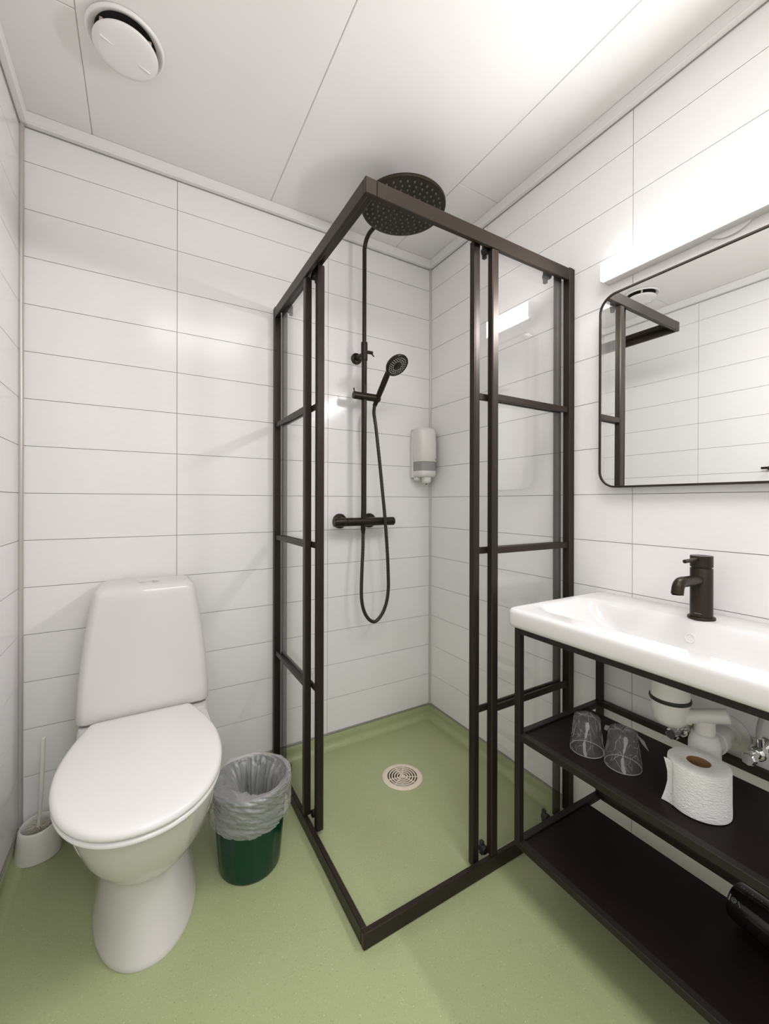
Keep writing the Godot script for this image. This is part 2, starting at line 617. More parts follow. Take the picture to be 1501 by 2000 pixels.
	for e in [["along the back wall", Vector3(L * 0.5, 0, 0.0105), Vector3(-L, 0, 0.019)], ["along the right wall", Vector3(-0.0105, 0, F * 0.5), Vector3(0.019, 0, F)], ["along the left wall", Vector3(L + 0.0105, 0, F * 0.5), Vector3(0.019, 0, F)], ["along the front wall", Vector3(L * 0.5, 0, F - 0.0105), Vector3(-L, 0, 0.019)]]:
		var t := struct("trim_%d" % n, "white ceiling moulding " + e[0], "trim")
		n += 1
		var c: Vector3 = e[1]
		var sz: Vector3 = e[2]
		var thin_x := sz.x < 0.1
		part("fascia", S().box(Vector3(c.x, 2.2985, c.z), Vector3(sz.x, 0.034, sz.z), 0.0012), MAT.white_trim, t)
		part("bead", S().box(Vector3(c.x, 2.2785, c.z), Vector3(sz.x + (0.0025 if thin_x else 0.0), 0.006, sz.z + (0.0 if thin_x else 0.0025)), 0.0015), MAT.white_trim, t)
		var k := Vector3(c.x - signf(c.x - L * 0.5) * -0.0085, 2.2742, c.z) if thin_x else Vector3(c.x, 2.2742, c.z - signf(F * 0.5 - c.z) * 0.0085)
		part("shadow_line", S().box(k, Vector3(0.003 if thin_x else sz.x, 0.0024, sz.z if thin_x else 0.003)), MAT.grey_strip, t)  # shade under the moulding, put in as a dark strip


# ---------------------------------------------------------------- shower enclosure
func shower_enclosure() -> void:
	var e := thing("shower_enclosure", "black framed glass corner shower enclosure with open sliding doors", "shower", Vector3.ZERO)
	var W := 0.809
	# both sides are the same panel; "side" 0 stands on the right wall, 1 on the back wall
	# local frame: u runs from the wall to the corner (0..W), w outwards from the shower (W is the outer face)
	for side in 2:
		var map := func(u: float, y: float, w: float) -> Vector3:
			return Vector3(-u, y, w) if side == 0 else Vector3(-w, y, u)
		var bx := func(s: Shape, u0: float, u1: float, y0: float, y1: float, w0: float, w1: float, ch := 0.0015) -> Shape:
			var a: Vector3 = map.call(u0, y0, w0)
			var b: Vector3 = map.call(u1, y1, w1)
			return s.box((a + b) * 0.5, (b - a).abs(), ch)
		# wall profile
		part("wall_profile", bx.call(bx.call(S(), 0.0, 0.012, 0.045, 1.886, 0.778, 0.808), 0.011, 0.029, 0.045, 1.886, 0.784, 0.809), MAT.black_metal, e)
		# top and bottom rail
		part("top_rail", bx.call(bx.call(S(), 0.03, W - (0.033 if side == 0 else 0.0125), 1.842, 1.882, 0.797, 0.809), 0.03, W - 0.036, 1.866, 1.882, 0.765, 0.797), MAT.black_metal, e)
		if side == 0:
			part("corner_cap", bx.call(S(), W - 0.032, W, 1.842, 1.8825, 0.797, 0.8094), MAT.black_metal, e)
		part("bottom_rail", bx.call(S(), 0.0, W - (0.0 if side == 0 else 0.016), 0.0005, 0.042, 0.793, 0.809, 0.002), MAT.black_metal, e)
		# fixed panel
		part("fixed_glass", bx.call(S(), 0.028, 0.362, 0.04, 1.845, 0.7895, 0.7945, 0.0), MAT.clear_glass, e)
		part("stile", bx.call(S(), 0.356, 0.382, 0.042, 1.843, 0.7835, 0.8060, 0.003), MAT.black_metal, e)
		for y in [0.477, 0.948, 1.405]:
			part("glazing_bar", bx.call(S(), 0.028, 0.359, y - 0.010, y + 0.010, 0.7948, 0.804), MAT.black_metal, e)
		# sliding door, pushed back behind the fixed panel
		var door := part("sliding_door", bx.call(S(), 0.052, 0.414, 0.02, 1.868, 0.7705, 0.7755, 0.0), MAT.clear_glass, e, "clear glass sliding door with black stiles, slid open")
		part("leading_stile", bx.call(bx.call(S(), 0.408, 0.429, 0.012, 1.868, 0.757, 0.7825, 0.003), 0.4282, 0.433, 0.018, 1.868, 0.772, 0.7830, 0.001), MAT.black_metal, door)
		part("trailing_stile", bx.call(S(), 0.034, 0.056, 0.02, 1.868, 0.764, 0.783, 0.003), MAT.black_metal, door)
		for y in [0.477, 0.948, 1.405]:
			part("glazing_bar", bx.call(S(), 0.055, 0.413, y - 0.010, y + 0.010, 0.7758, 0.7835), MAT.black_metal, door)
		for r in [[0.374, 1.853], [0.095, 1.853], [0.380, 0.042], [0.095, 0.030]]:
			var a: Vector3 = map.call(r[0], r[1], 0.758)
			var b: Vector3 = map.call(r[0], r[1], 0.781)
			var s := S().cyl(a, b, 0.012, 20, 0.002)
			bx.call(s, r[0] - 0.006, r[0] + 0.006, r[1] - 0.02, r[1] + 0.02, 0.757, 0.7695)
			part("roller", s, MAT.rubber, door)


# ---------------------------------------------------------------- toilet
func egg(w: float, zw: float, zf: float, zb: float, y: float, nf := 2.1, nb := 3.0, cnt := 48) -> PackedVector3Array:
	var out := PackedVector3Array()
	for i in cnt:
		var a := TAU * i / cnt
		var c := cos(a)
		var s := sin(a)
		var n := nf if s > 0 else nb
		var x: float = w * signf(c) * pow(absf(c), 2.0 / n)
		var z: float = (zf - zw if s > 0 else zw - zb) * signf(s) * pow(absf(s), 2.0 / n)
		out.append(Vector3(x, y, zw + z))
	return out


func lid_ring(inset: float, y: float) -> PackedVector3Array:
	var half := []
	for i in 21:                                # front, from the tip to the widest point
		var a := PI * 0.5 * (1.0 - i / 20.0)
		half.append(Vector2(0.187 * pow(cos(a), 2.0 / 2.15), 0.455 + 0.281 * pow(sin(a), 2.0 / 2.15)))
	for i in range(1, 13):                      # sides towards the hinge
		var t := i / 12.0
		half.append(Vector2(0.187 - 0.047 * pow(t, 1.8), 0.455 - 0.222 * t))
	for i in range(1, 7):                       # rounded rear corner
		var a := PI * 0.5 * i / 6.0
		half.append(Vector2(0.122 + 0.018 * cos(a), 0.233 - 0.018 * sin(a)))
	half.append(Vector2(0.06, 0.214))
	var out := PackedVector3Array()
	var c := Vector2(0, 0.46)
	for p in half:
		var d: Vector2 = p - c
		out.append(Vector3(d.x * (1.0 - inset / 0.187), y, c.y + d.y * (1.0 - inset / 0.27)))
	for i in range(half.size() - 1, 0, -1):
		var d: Vector2 = half[i] - c
		out.append(Vector3(-d.x * (1.0 - inset / 0.187), y, c.y + d.y * (1.0 - inset / 0.27)))
	return out


func toilet() -> void:
	var t := thing("toilet", "white ceramic floor toilet with closed lid and tapered cistern", "toilet", Vector3(-1.262, 0, 0))
	# pedestal and bowl: one ceramic body
	var rings := []
	for r in [[0.0005, 0.1245, 0.36, 0.588, 0.06], [0.006, 0.1255, 0.36, 0.589, 0.06], [0.014, 0.124, 0.36, 0.586, 0.06], [0.05, 0.117, 0.36, 0.575, 0.06], [0.10, 0.108, 0.36, 0.560, 0.06], [0.14, 0.101, 0.37, 0.552, 0.06], [0.165, 0.098, 0.38, 0.550, 0.06], [0.185, 0.097, 0.39, 0.553, 0.06], [0.196, 0.098, 0.40, 0.560, 0.06]]:
		rings.append(egg(r[1], r[2], r[3], r[4], r[0], 2.1, 3.2))
	for r in [[0.199, 0.102, 0.40, 0.572, 0.05], [0.207, 0.113, 0.41, 0.590, 0.045], [0.225, 0.127, 0.42, 0.610, 0.04], [0.26, 0.145, 0.43, 0.635, 0.035], [0.31, 0.161, 0.43, 0.660, 0.025], [0.36, 0.172, 0.43, 0.683, 0.02], [0.388, 0.177, 0.43, 0.695, 0.018], [0.398, 0.178, 0.43, 0.697, 0.018], [0.403, 0.175, 0.43, 0.692, 0.02]]:
		rings.append(egg(r[1], r[2], r[3], r[4], r[0], 2.1, 4.5))
	var body := S().loft(rings, true, true, true, 60.0)
	# raised platform that carries the cistern
	var pl := []
	for r in [[0.36, 0.0], [0.404, 0.0], [0.4185, 0.004]]: pl.append(rect_ring(-0.179 + r[1], 0.179 - r[1], 0.02, 0.23 - r[1], 0.03, r[0], 6))
	body.loft(pl)
	part("bowl", body, MAT.toilet_ceramic, t)
	# cast wing on each flank of the bowl
	for sd in [-1.0, 1.0]:
		var sp := []
		for k in 9:
			var q := k / 8.0
			sp.append(Vector3(sd * lerpf(0.162, 0.112, q * q), lerpf(0.335, 0.268, q), lerpf(0.42, 0.560, q)))
		part("side_ridge", S().tube(sp, [0.003, 0.005, 0.007, 0.008, 0.008, 0.008, 0.007, 0.005, 0.002], 12), MAT.toilet_ceramic, t)
	# seat ring and lid
	var off := Vector3(-0.010, 0, 0)
	var seat := []
	for r in [[0.010, 0.4035], [0.003, 0.4045], [0.001, 0.408], [0.002, 0.4145], [0.006, 0.4165]]:
		var q := lid_ring(r[0], r[1])
		for i in q.size(): q[i] += off
		seat.append(q)
	part("seat", S().loft(seat, true, true, true, 60.0), MAT.seat_plastic, t)
	var lid := []
	for r in [[0.010, 0.4185], [0.003, 0.4190], [0.0, 0.4215], [-0.0005, 0.427], [0.0015, 0.4325], [0.005, 0.4360], [0.011, 0.4383], [0.03, 0.4395], [0.09, 0.4400]]:
		var q := lid_ring(r[0], r[1])
		for i in q.size(): q[i] += off
		lid.append(q)
	part("lid", S().loft(lid, true, true, true, 70.0), MAT.seat_plastic, t)
	for sx in [-0.075, 0.075]:
		part("hinge", S().cyl(Vector3(sx - 0.02 - 0.01, 0.421, 0.217), Vector3(sx + 0.02 - 0.01, 0.421, 0.217), 0.008, 16, 0.002), MAT.seat_plastic, t)
	# cistern
	var tank := []
	var wid := func(y: float) -> float: return 0.1835 - 0.043 * pow(clampf((y - 0.43) / 0.39, 0, 1), 1.75)
	tank.append(rect_ring(-0.165, 0.165, 0.03, 0.185, 0.03, 0.4185))
	tank.append(rect_ring(-0.165, 0.165, 0.03, 0.185, 0.03, 0.4255))
	for r in [[0.426, 0.007], [0.4285, 0.002], [0.433, 0.0]]: tank.append(tank_ring(wid.call(r[0]), r[1], r[0]))
	for k in range(1, 13): tank.append(tank_ring(wid.call(0.433 + 0.030 * k), 0.0, 0.433 + 0.030 * k))
	for r in [[0.806, 0.001], [0.813, 0.0045], [0.818, 0.010], [0.8215, 0.018], [0.823, 0.028], [0.8236, 0.05]]: tank.append(tank_ring(wid.call(minf(r[0], 0.806)), r[1], r[0]))
	part("cistern", S().loft(tank, true, true, true, 50.0), MAT.toilet_ceramic, t)
	var btn := part("flush_button", S().lathe([[0.031, 0.8225], [0.031, 0.8265], [0.0295, 0.828], [0.027, 0.828], [0.026, 0.8268]], Transform3D(Basis(), Vector3(0.006, 0, 0.103)), 40, 30.0), MAT.chrome, t, "round chrome flush button")
	part("button_plate", S().lathe([[0.0255, 0.8262], [0.0255, 0.8275], [0.024, 0.8285]], Transform3D(Basis(), Vector3(0.006, 0, 0.103)), 40, 30.0), MAT.chrome, btn)


func tank_ring(w: float, inset: float, y: float) -> PackedVector3Array:
	# flat back at the wall, front bowed out a little
	var zf := 0.205 - 0.022 * clampf((y - 0.43) / 0.39, 0, 1) - inset
	var q := rect_ring(-w + inset, w - inset, 0.012 + inset * 0.3, zf, 0.024, y)
	for i in q.size():
		if q[i].z > 0.1: q[i].z += 0.010 * (1.0 - pow(q[i].x / w, 2.0)) * (q[i].z - 0.1) / 0.1
	return q


# ---------------------------------------------------------------- washstand and basin
func washstand() -> void:
	var t := thing("washstand", "black steel wall-hung washstand frame with two dark shelves", "washstand", Vector3.ZERO)
	var m: Material = MAT.black_steel
	var w := 0.018
	var x0 := -0.40
	var x1 := -0.016
	var z0 := 0.906
	var z1 := 1.507
	for x in [x0 + w * 0.5, x1 - w * 0.5]:
		for z in [z0 + w * 0.5, z1 - w * 0.5]:
			part("leg", S().box(Vector3(x, 0.459, z), Vector3(w, 0.594, w), 0.0012), m, t)
	for y in [0.747, 0.461, 0.171]:
		for x in [x0 + w * 0.5, x1 - w * 0.5]:
			part("rail", S().box(Vector3(x, y, (z0 + z1) * 0.5), Vector3(w, w, z1 - z0 - 2.0 * w), 0.0012), m, t)
		for z in [z0 + w * 0.5, z1 - w * 0.5]:
			part("rail", S().box(Vector3((x0 + x1) * 0.5, y, z), Vector3(x1 - x0 - 2.0 * w, w, w), 0.0012), m, t)
	for y in [0.4605, 0.1705]:
		part("shelf", S().box(Vector3(-0.2395, y, (z0 + z1) * 0.5), Vector3(0.281, 0.008, z1 - z0 - 2.0 * w - 0.002), 0.001), MAT.shelf_black, t)


func basin() -> void:
	var t := thing("washbasin", "white ceramic washbasin with wide rectangular bowl on black washstand", "washbasin", Vector3.ZERO)
	var rings := []
	for r in [[-0.26, -0.16, 1.15, 1.26, 0.03, 0.703], [-0.30, -0.13, 1.02, 1.39, 0.05, 0.706], [-0.335, -0.10, 0.985, 1.43, 0.05, 0.722], [-0.355, -0.085, 0.945, 1.468, 0.04, 0.743], [-0.378, -0.07, 0.928, 1.485, 0.03, 0.7565], [-0.408, -0.004, 0.901, 1.512, 0.02, 0.7565], [-0.4145, -0.0015, 0.894, 1.519, 0.025, 0.7575], [-0.4185, -0.001, 0.890, 1.523, 0.028, 0.7615], [-0.420, -0.001, 0.888, 1.525, 0.03, 0.768], [-0.4200, -0.001, 0.888, 1.525, 0.03, 0.792], [-0.4190, -0.001, 0.889, 1.524, 0.03, 0.798], [-0.4160, -0.001, 0.892, 1.521, 0.029, 0.8025], [-0.4110, -0.001, 0.897, 1.516, 0.026, 0.8048], [-0.4040, -0.001, 0.904, 1.509, 0.022, 0.8055], [-0.362, -0.096, 0.912, 1.501, 0.05, 0.8050], [-0.352, -0.106, 0.920, 1.493, 0.052, 0.8035], [-0.345, -0.113, 0.927, 1.486, 0.055, 0.7985], [-0.339, -0.119, 0.938, 1.475, 0.058, 0.788], [-0.331, -0.126, 0.955, 1.458, 0.058, 0.768], [-0.323, -0.132, 0.976, 1.437, 0.056, 0.750], [-0.311, -0.140, 1.003, 1.410, 0.052, 0.735], [-0.290, -0.155, 1.035, 1.378, 0.045, 0.726], [-0.26, -0.175, 1.09, 1.32, 0.035, 0.7205], [-0.235, -0.195, 1.18, 1.235, 0.018, 0.7185]]:
		rings.append(rect_ring(r[0], r[1], r[2], r[3], r[4], r[5], 8))
	part("bowl", S().loft(rings, true, true, true, 62.0), MAT.ceramic, t)
	# overflow: a ring with a recessed cap in the rear wall of the bowl
	var f := axis_frame(Vector3(-0.1275, 0.7635, 1.2045), Vector3(-1, 0.22, 0))
	var of := part("overflow_ring", S().lathe([[0.0085, -0.004], [0.0085, 0.0022], [0.0112, 0.0026], [0.0118, 0.0012], [0.0118, -0.004]], f, 32, 30.0, false), MAT.white_plastic, t)
	part("overflow_cap", S().lathe([[0.0088, -0.004], [0.0088, 0.0004]], f, 32), MAT.white_plastic, of)
	part("drain_plug", S().lathe([[0.026, 0.7185], [0.026, 0.723], [0.022, 0.7255]], Transform3D(Basis(), Vector3(-0.2145, 0, 1.2075)), 32, 30.0), MAT.chrome, t)


func mirror() -> void:
	var t := thing("wall_mirror", "rectangular mirror with rounded corners in a thin black frame", "mirror", Vector3(-0.0348, 1.4338, 1.206))
	# built facing -x in its own frame, hung very slightly askew
	t.rotation = Vector3(0, deg_to_rad(0.51), deg_to_rad(-0.21))
	var hw := 0.290
	var hh := 0.2975
	var ring := func(inset: float, x: float, r: float) -> PackedVector3Array:
		var q := rect_ring(-hh + inset, hh - inset, -hw + inset, hw - inset, r - inset, 0.0, 10)
		var o := PackedVector3Array()
		for p in q: o.append(Vector3(x, p.x, p.z))
		return o
	part("frame", S().loft([ring.call(0.0, 0.024, 0.052), ring.call(0.0, 0.0008, 0.052), ring.call(0.0008, 0.0, 0.052), ring.call(0.0048, 0.0, 0.052), ring.call(0.0055, 0.0008, 0.052), ring.call(0.0055, 0.006, 0.052)], false, false, true, 30.0), MAT.black_metal, t)
	part("glass", S().loft([ring.call(0.0058, 0.0035, 0.052), ring.call(0.0058, 0.0075, 0.052)]), MAT.mirror_glass, t)
	part("back_board", S().loft([ring.call(0.004, 0.008, 0.052), ring.call(0.004, 0.022, 0.052)]), MAT.black_steel, t)
	for z in [-0.18, 0.18]:
		part("hanger", S().box(Vector3(0.027, 0.2, z), Vector3(0.010, 0.03, 0.04), 0.001), MAT.black_steel, t)


func lamp() -> void:
	var t := thing("mirror_lamp", "long white box-shaped wall lamp, lit, above the mirror", "lamp", Vector3.ZERO)
	var zc := (LAMP_Z0 + LAMP_Z1) * 0.5
	var ln := LAMP_Z1 - LAMP_Z0
	# diffuser: front and top with a small chamfer below
	var pr := [Vector2(-0.034, LAMP_Y0 + 0.0015), Vector2(-0.045, LAMP_Y0 + 0.0015), Vector2(-0.0505, LAMP_Y0 + 0.005), Vector2(-0.0508, LAMP_Y0 + 0.008), Vector2(-0.0508, LAMP_Y1 - 0.003), Vector2(-0.0485, LAMP_Y1), Vector2(-0.034, LAMP_Y1)]
	var a := PackedVector3Array()
	var b := PackedVector3Array()
	for p in pr:
		a.append(Vector3(p.x, p.y, LAMP_Z0 + 0.002))
		b.append(Vector3(p.x, p.y, LAMP_Z1 - 0.002))
	part("diffuser", S().loft([a, b], true, true, true, 20.0), MAT.lamp_diffuser, t, "glowing white diffuser")
	part("housing", S().box(Vector3(-0.0172, (LAMP_Y0 + LAMP_Y1) * 0.5, zc), Vector3(0.0334, LAMP_Y1 - LAMP_Y0, ln - 0.004), 0.001), MAT.white_trim, t)
	for z in [LAMP_Z0 + 0.0008, LAMP_Z1 - 0.0008]:
		part("end_cap", S().box(Vector3(-0.0255, (LAMP_Y0 + LAMP_Y1) * 0.5, z), Vector3(0.051, LAMP_Y1 - LAMP_Y0 + 0.001, 0.0016), 0.0004), MAT.white_trim, t)
	# rounded mounting plate on the wall under the housing
	var seg0 := PackedVector3Array()
	var seg1 := PackedVector3Array()
	for k in 25:
		var an := deg_to_rad(-90.0 - 46.0 + 92.0 * k / 24.0)
		var p := Vector3(-0.0004, 1.824 + 0.0644 * sin(an), 1.238 + 0.0644 * cos(an))
		seg0.append(p)
		seg1.append(p + Vector3(-0.006, 0, 0))
	part("mounting_plate", S().loft([seg0, seg1], true, true, true, 20.0), MAT.white_trim, t)


# ---------------------------------------------------------------- shower fittings
const PIPE := Vector3(-0.4265, 0, 0.082)


func shower_column() -> void:
	var t := thing("shower_column", "matt black shower column with round rain head, hand shower and hose", "shower column", Vector3.ZERO)
	var m: Material = MAT.column_black
	# thermostatic mixer bar
	var by := 1.0045
	var bz := 0.075
	var mx := part("mixer_bar", S().cyl(Vector3(-0.512, by, bz), Vector3(-0.318, by, bz), 0.0185, 32, 0.001), m, t)
	part("knob", S().cyl(Vector3(-0.567, by, bz), Vector3(-0.513, by, bz), 0.019, 32, 0.0015).box(Vector3(-0.545, by + 0.0205, bz), Vector3(0.014, 0.006, 0.006), 0.001), m, mx)
	part("knob", S().cyl(Vector3(-0.317, by, bz), Vector3(-0.2685, by, bz), 0.019, 32, 0.0015), m, mx)
	for x in [-0.5083, -0.3577]:
		part("escutcheon", S().lathe([[0.033, 0.0], [0.033, 0.008], [0.030, 0.012], [0.018, 0.014], [0.0165, 0.03], [0.0165, 0.07]], axis_frame(Vector3(x, by + 0.002, 0.0), Vector3(0, 0, 1)), 40, 35.0), m, mx)
	part("hose_socket", S().lathe([[0.0105, 0.0], [0.0105, 0.022], [0.0095, 0.024], [0.008, 0.038]], axis_frame(Vector3(PIPE.x, by - 0.016, bz), Vector3(0, -1, 0)), 24, 35.0), m, mx)
	# riser pipe with its bend and arm to the head
	var path := [Vector3(PIPE.x, by + 0.016, bz), Vector3(PIPE.x, 1.08, PIPE.z), Vector3(PIPE.x, 1.5, PIPE.z), Vector3(PIPE.x, 2.18, PIPE.z)]
	var arc := []
	for k in 13:
		var a := PI * 0.5 * k / 12.0
		arc.append(Vector3(PIPE.x, 2.20 + 0.055 * sin(a), PIPE.z + 0.055 * (1.0 - cos(a))))
	var lower := [Vector3(PIPE.x, by + 0.012, PIPE.z - 0.004), Vector3(PIPE.x, 1.06, PIPE.z - 0.002), Vector3(PIPE.x, 1.75, PIPE.z)]
	part("riser_pipe", S().tube(lower, 0.0118, 24), m, t)
	var upper := [Vector3(PIPE.x, 1.72, PIPE.z), Vector3(PIPE.x, 2.0, PIPE.z)]
	upper.append_array(arc)
	upper.append(Vector3(PIPE.x, 2.255, 0.40))
	part("upper_pipe", S().tube(upper, 0.0092, 20), m, t)
	part("sleeve", S().cyl(Vector3(PIPE.x, 1.717, PIPE.z), Vector3(PIPE.x, 1.797, PIPE.z), 0.0145, 28, 0.001), m, t)
	# wall bracket with its clamp lever
	var wbk := part("wall_bracket", S().lathe([[0.0255, 0.0], [0.0255, 0.009], [0.023, 0.011], [0.012, 0.012], [0.010, 0.03], [0.010, 0.072]], axis_frame(Vector3(PIPE.x, 1.7475, 0.0), Vector3(0, 0, 1)), 36, 35.0), m, t)
	part("clamp_lever", S().cyl(Vector3(PIPE.x + 0.012, 1.757, PIPE.z), Vector3(PIPE.x + 0.040, 1.756, PIPE.z + 0.004), 0.0075, 20, 0.001).cyl(Vector3(PIPE.x + 0.034, 1.754, PIPE.z + 0.003), Vector3(PIPE.x + 0.046, 1.740, PIPE.z + 0.006), 0.003, 12), m, wbk)
	# rain head
	var hc := Vector3(-0.430, 2.19, 0.397)
	var hd := part("rain_head", S().lathe([[0.150, 0.0], [0.1565, 0.0012], [0.158, 0.004], [0.158, 0.011], [0.154, 0.0145], [0.04, 0.020], [0.022, 0.026], [0.020, 0.052], [0.013, 0.055]], Transform3D(Basis(), hc), 72, 30.0), m, t)
	var nz := S()
	var rng := RandomNumberGenerator.new()
	rng.seed = 5
	for k in 7:
		var r := 0.014 + 0.0205 * k
		var cnt := maxi(3, int(round(TAU * r / 0.0245)))
		for i in cnt:
			var a := TAU * i / cnt + k * 0.31
			nz.lathe([[0.0042, 0.001], [0.0040, -0.001], [0.0028, -0.0052], [0.0016, -0.0058]], Transform3D(Basis(), hc + Vector3(cos(a) * r, 0, sin(a) * r)), 8, 50.0)
	var nzp := part("nozzles", nz, MAT.nozzle_rubber, hd, "small rubber spray nozzles")
	nzp.set_meta("kind", "stuff")
	# slider with the hand shower
	var sy := 1.5595
	var sl := part("slider", S().cyl(Vector3(-0.480, sy - 0.001, PIPE.z + 0.0), Vector3(-0.352, sy - 0.003, PIPE.z + 0.006), 0.0165, 28, 0.0015), m, t)
	part("lever", S().cyl(Vector3(-0.474, sy + 0.012, PIPE.z), Vector3(-0.478, sy + 0.030, PIPE.z), 0.0028, 12, 0.0005), m, sl)
	var h0 := Vector3(-0.3675, sy - 0.034, PIPE.z - 0.012)
	var h1 := Vector3(-0.3600, 1.6467, 0.1734)
	var hs := part("hand_shower", S().tube([h0, h0.lerp(h1, 0.2), h0.lerp(h1, 0.5), h0.lerp(h1, 0.8), h1, Vector3(-0.357, 1.663, 0.205), Vector3(-0.3555, 1.672, 0.224)], [0.0095, 0.0115, 0.0128, 0.0130, 0.0125, 0.015, 0.017], 24), m, t)
	var nrm := Vector3(0.15, -0.76, 0.63).normalized()
	var fc := Vector3(-0.3555, 1.6635, 0.2385)
	part("spray_head", S().lathe([[0.012, -0.024], [0.036, -0.018], [0.048, -0.008], [0.0515, -0.001], [0.0515, 0.004], [0.0495, 0.006], [0.044, 0.0065], [0.043, 0.0052], [0.012, 0.0052], [0.010, 0.0065], [0.004, 0.007]], axis_frame(fc, nrm), 48, 35.0), m, hs)
	var sn := S()
	var ff := axis_frame(fc, nrm)
	for k in 3:
		var r := 0.0215 + 0.0085 * k
		var cnt := 16 + 5 * k
		for i in cnt:
			var a := TAU * (i + 0.5 * (k % 2)) / cnt
			sn.lathe([[0.0017, 0.0048], [0.0017, 0.0068], [0.0010, 0.0074]], ff * Transform3D(Basis(), Vector3(cos(a) * r, 0, sin(a) * r)), 6, 40.0)
	var snp := part("spray_nozzles", sn, MAT.white_plastic, hs, "pale spray nozzles")
	snp.set_meta("kind", "stuff")
	# hose: hangs in a loop from the hand shower back to the mixer
	var hp := []
	for p in [[-0.3680, 1.530, 0.074], [-0.374, 1.508, 0.078], [-0.3795, 1.482, 0.088], [-0.3765, 1.42, 0.100], [-0.366, 1.32, 0.104], [-0.3545, 1.215, 0.106], [-0.345, 1.12, 0.108], [-0.3385, 1.06, 0.109], [-0.330, 0.98, 0.108], [-0.3195, 0.87, 0.105], [-0.3115, 0.77, 0.1], [-0.3095, 0.70, 0.098], [-0.318, 0.64, 0.097], [-0.340, 0.590, 0.096], [-0.373, 0.560, 0.095], [-0.403, 0.570, 0.094], [-0.428, 0.607, 0.092], [-0.4405, 0.655, 0.091], [-0.4420, 0.71, 0.089], [-0.4380, 0.79, 0.086], [-0.4315, 0.88, 0.082], [-0.4268, 0.955, 0.075]]:
		hp.append(Vector3(p[0], p[1], p[2]))
	var dense := smooth_path(hp, 14)
	var rr := []
	for i in dense.size(): rr.append(0.0074 + (0.0006 if i % 2 == 0 else 0.0))
	part("hose", S().tube(dense, rr, 14), MAT.hose_black, t, "ribbed black shower hose")


func vent() -> void:
	var t := thing("ceiling_vent", "round white exhaust valve on the ceiling above the toilet", "vent", Vector3(-1.314, 0, 0.400))
	# (radius, height): seen from below
	part("ring", S().lathe([[0.082, CEIL], [0.0895, CEIL - 0.001], [0.0915, CEIL - 0.004], [0.0905, CEIL - 0.0085], [0.0875, CEIL - 0.0105], [0.0845, CEIL - 0.0100], [0.072, CEIL - 0.0015], [0.0705, CEIL]], Transform3D(), 64, 45.0, false), MAT.white_trim, t)
	part("throat", S().lathe([[0.0705, CEIL - 0.0008], [0.0705, CEIL - 0.0004]], Transform3D(), 48), MAT.dark_hole, t)
	var d := part("disc", S().lathe([[0.066, CEIL - 0.021], [0.0725, CEIL - 0.0225], [0.0755, CEIL - 0.026], [0.0755, CEIL - 0.0290], [0.0735, CEIL - 0.0320], [0.06, CEIL - 0.0340], [0.03, CEIL - 0.0355], [0.004, CEIL - 0.0360]], Transform3D(), 64, 70.0), MAT.white_trim, t)
	for k in 2:
		var a := deg_to_rad(158.0 + 180.0 * k)
		var dir := Vector3(cos(a), 0, sin(a))
		part("grip", S().tube([dir * 0.062 + Vector3.UP * (CEIL - 0.0345), dir * 0.059 + Vector3.UP * (CEIL - 0.0352), dir * 0.044 + Vector3.UP * (CEIL - 0.0357), dir * 0.029 + Vector3.UP * (CEIL - 0.0358)], [0.0010, 0.0030, 0.0020, 0.0005], 8), MAT.white_trim, d)
	part("spindle", S().cyl(Vector3(0, CEIL - 0.0235, 0), Vector3(0, CEIL, 0), 0.008, 16), MAT.brass, t)
	for k in 3:
		var a := TAU * k / 3.0 + 0.5
		part("lug", S().box(Vector3(cos(a) * 0.062, CEIL - 0.011, sin(a) * 0.062), Vector3(0.008, 0.022, 0.008), 0.001), MAT.cream_plastic, t)


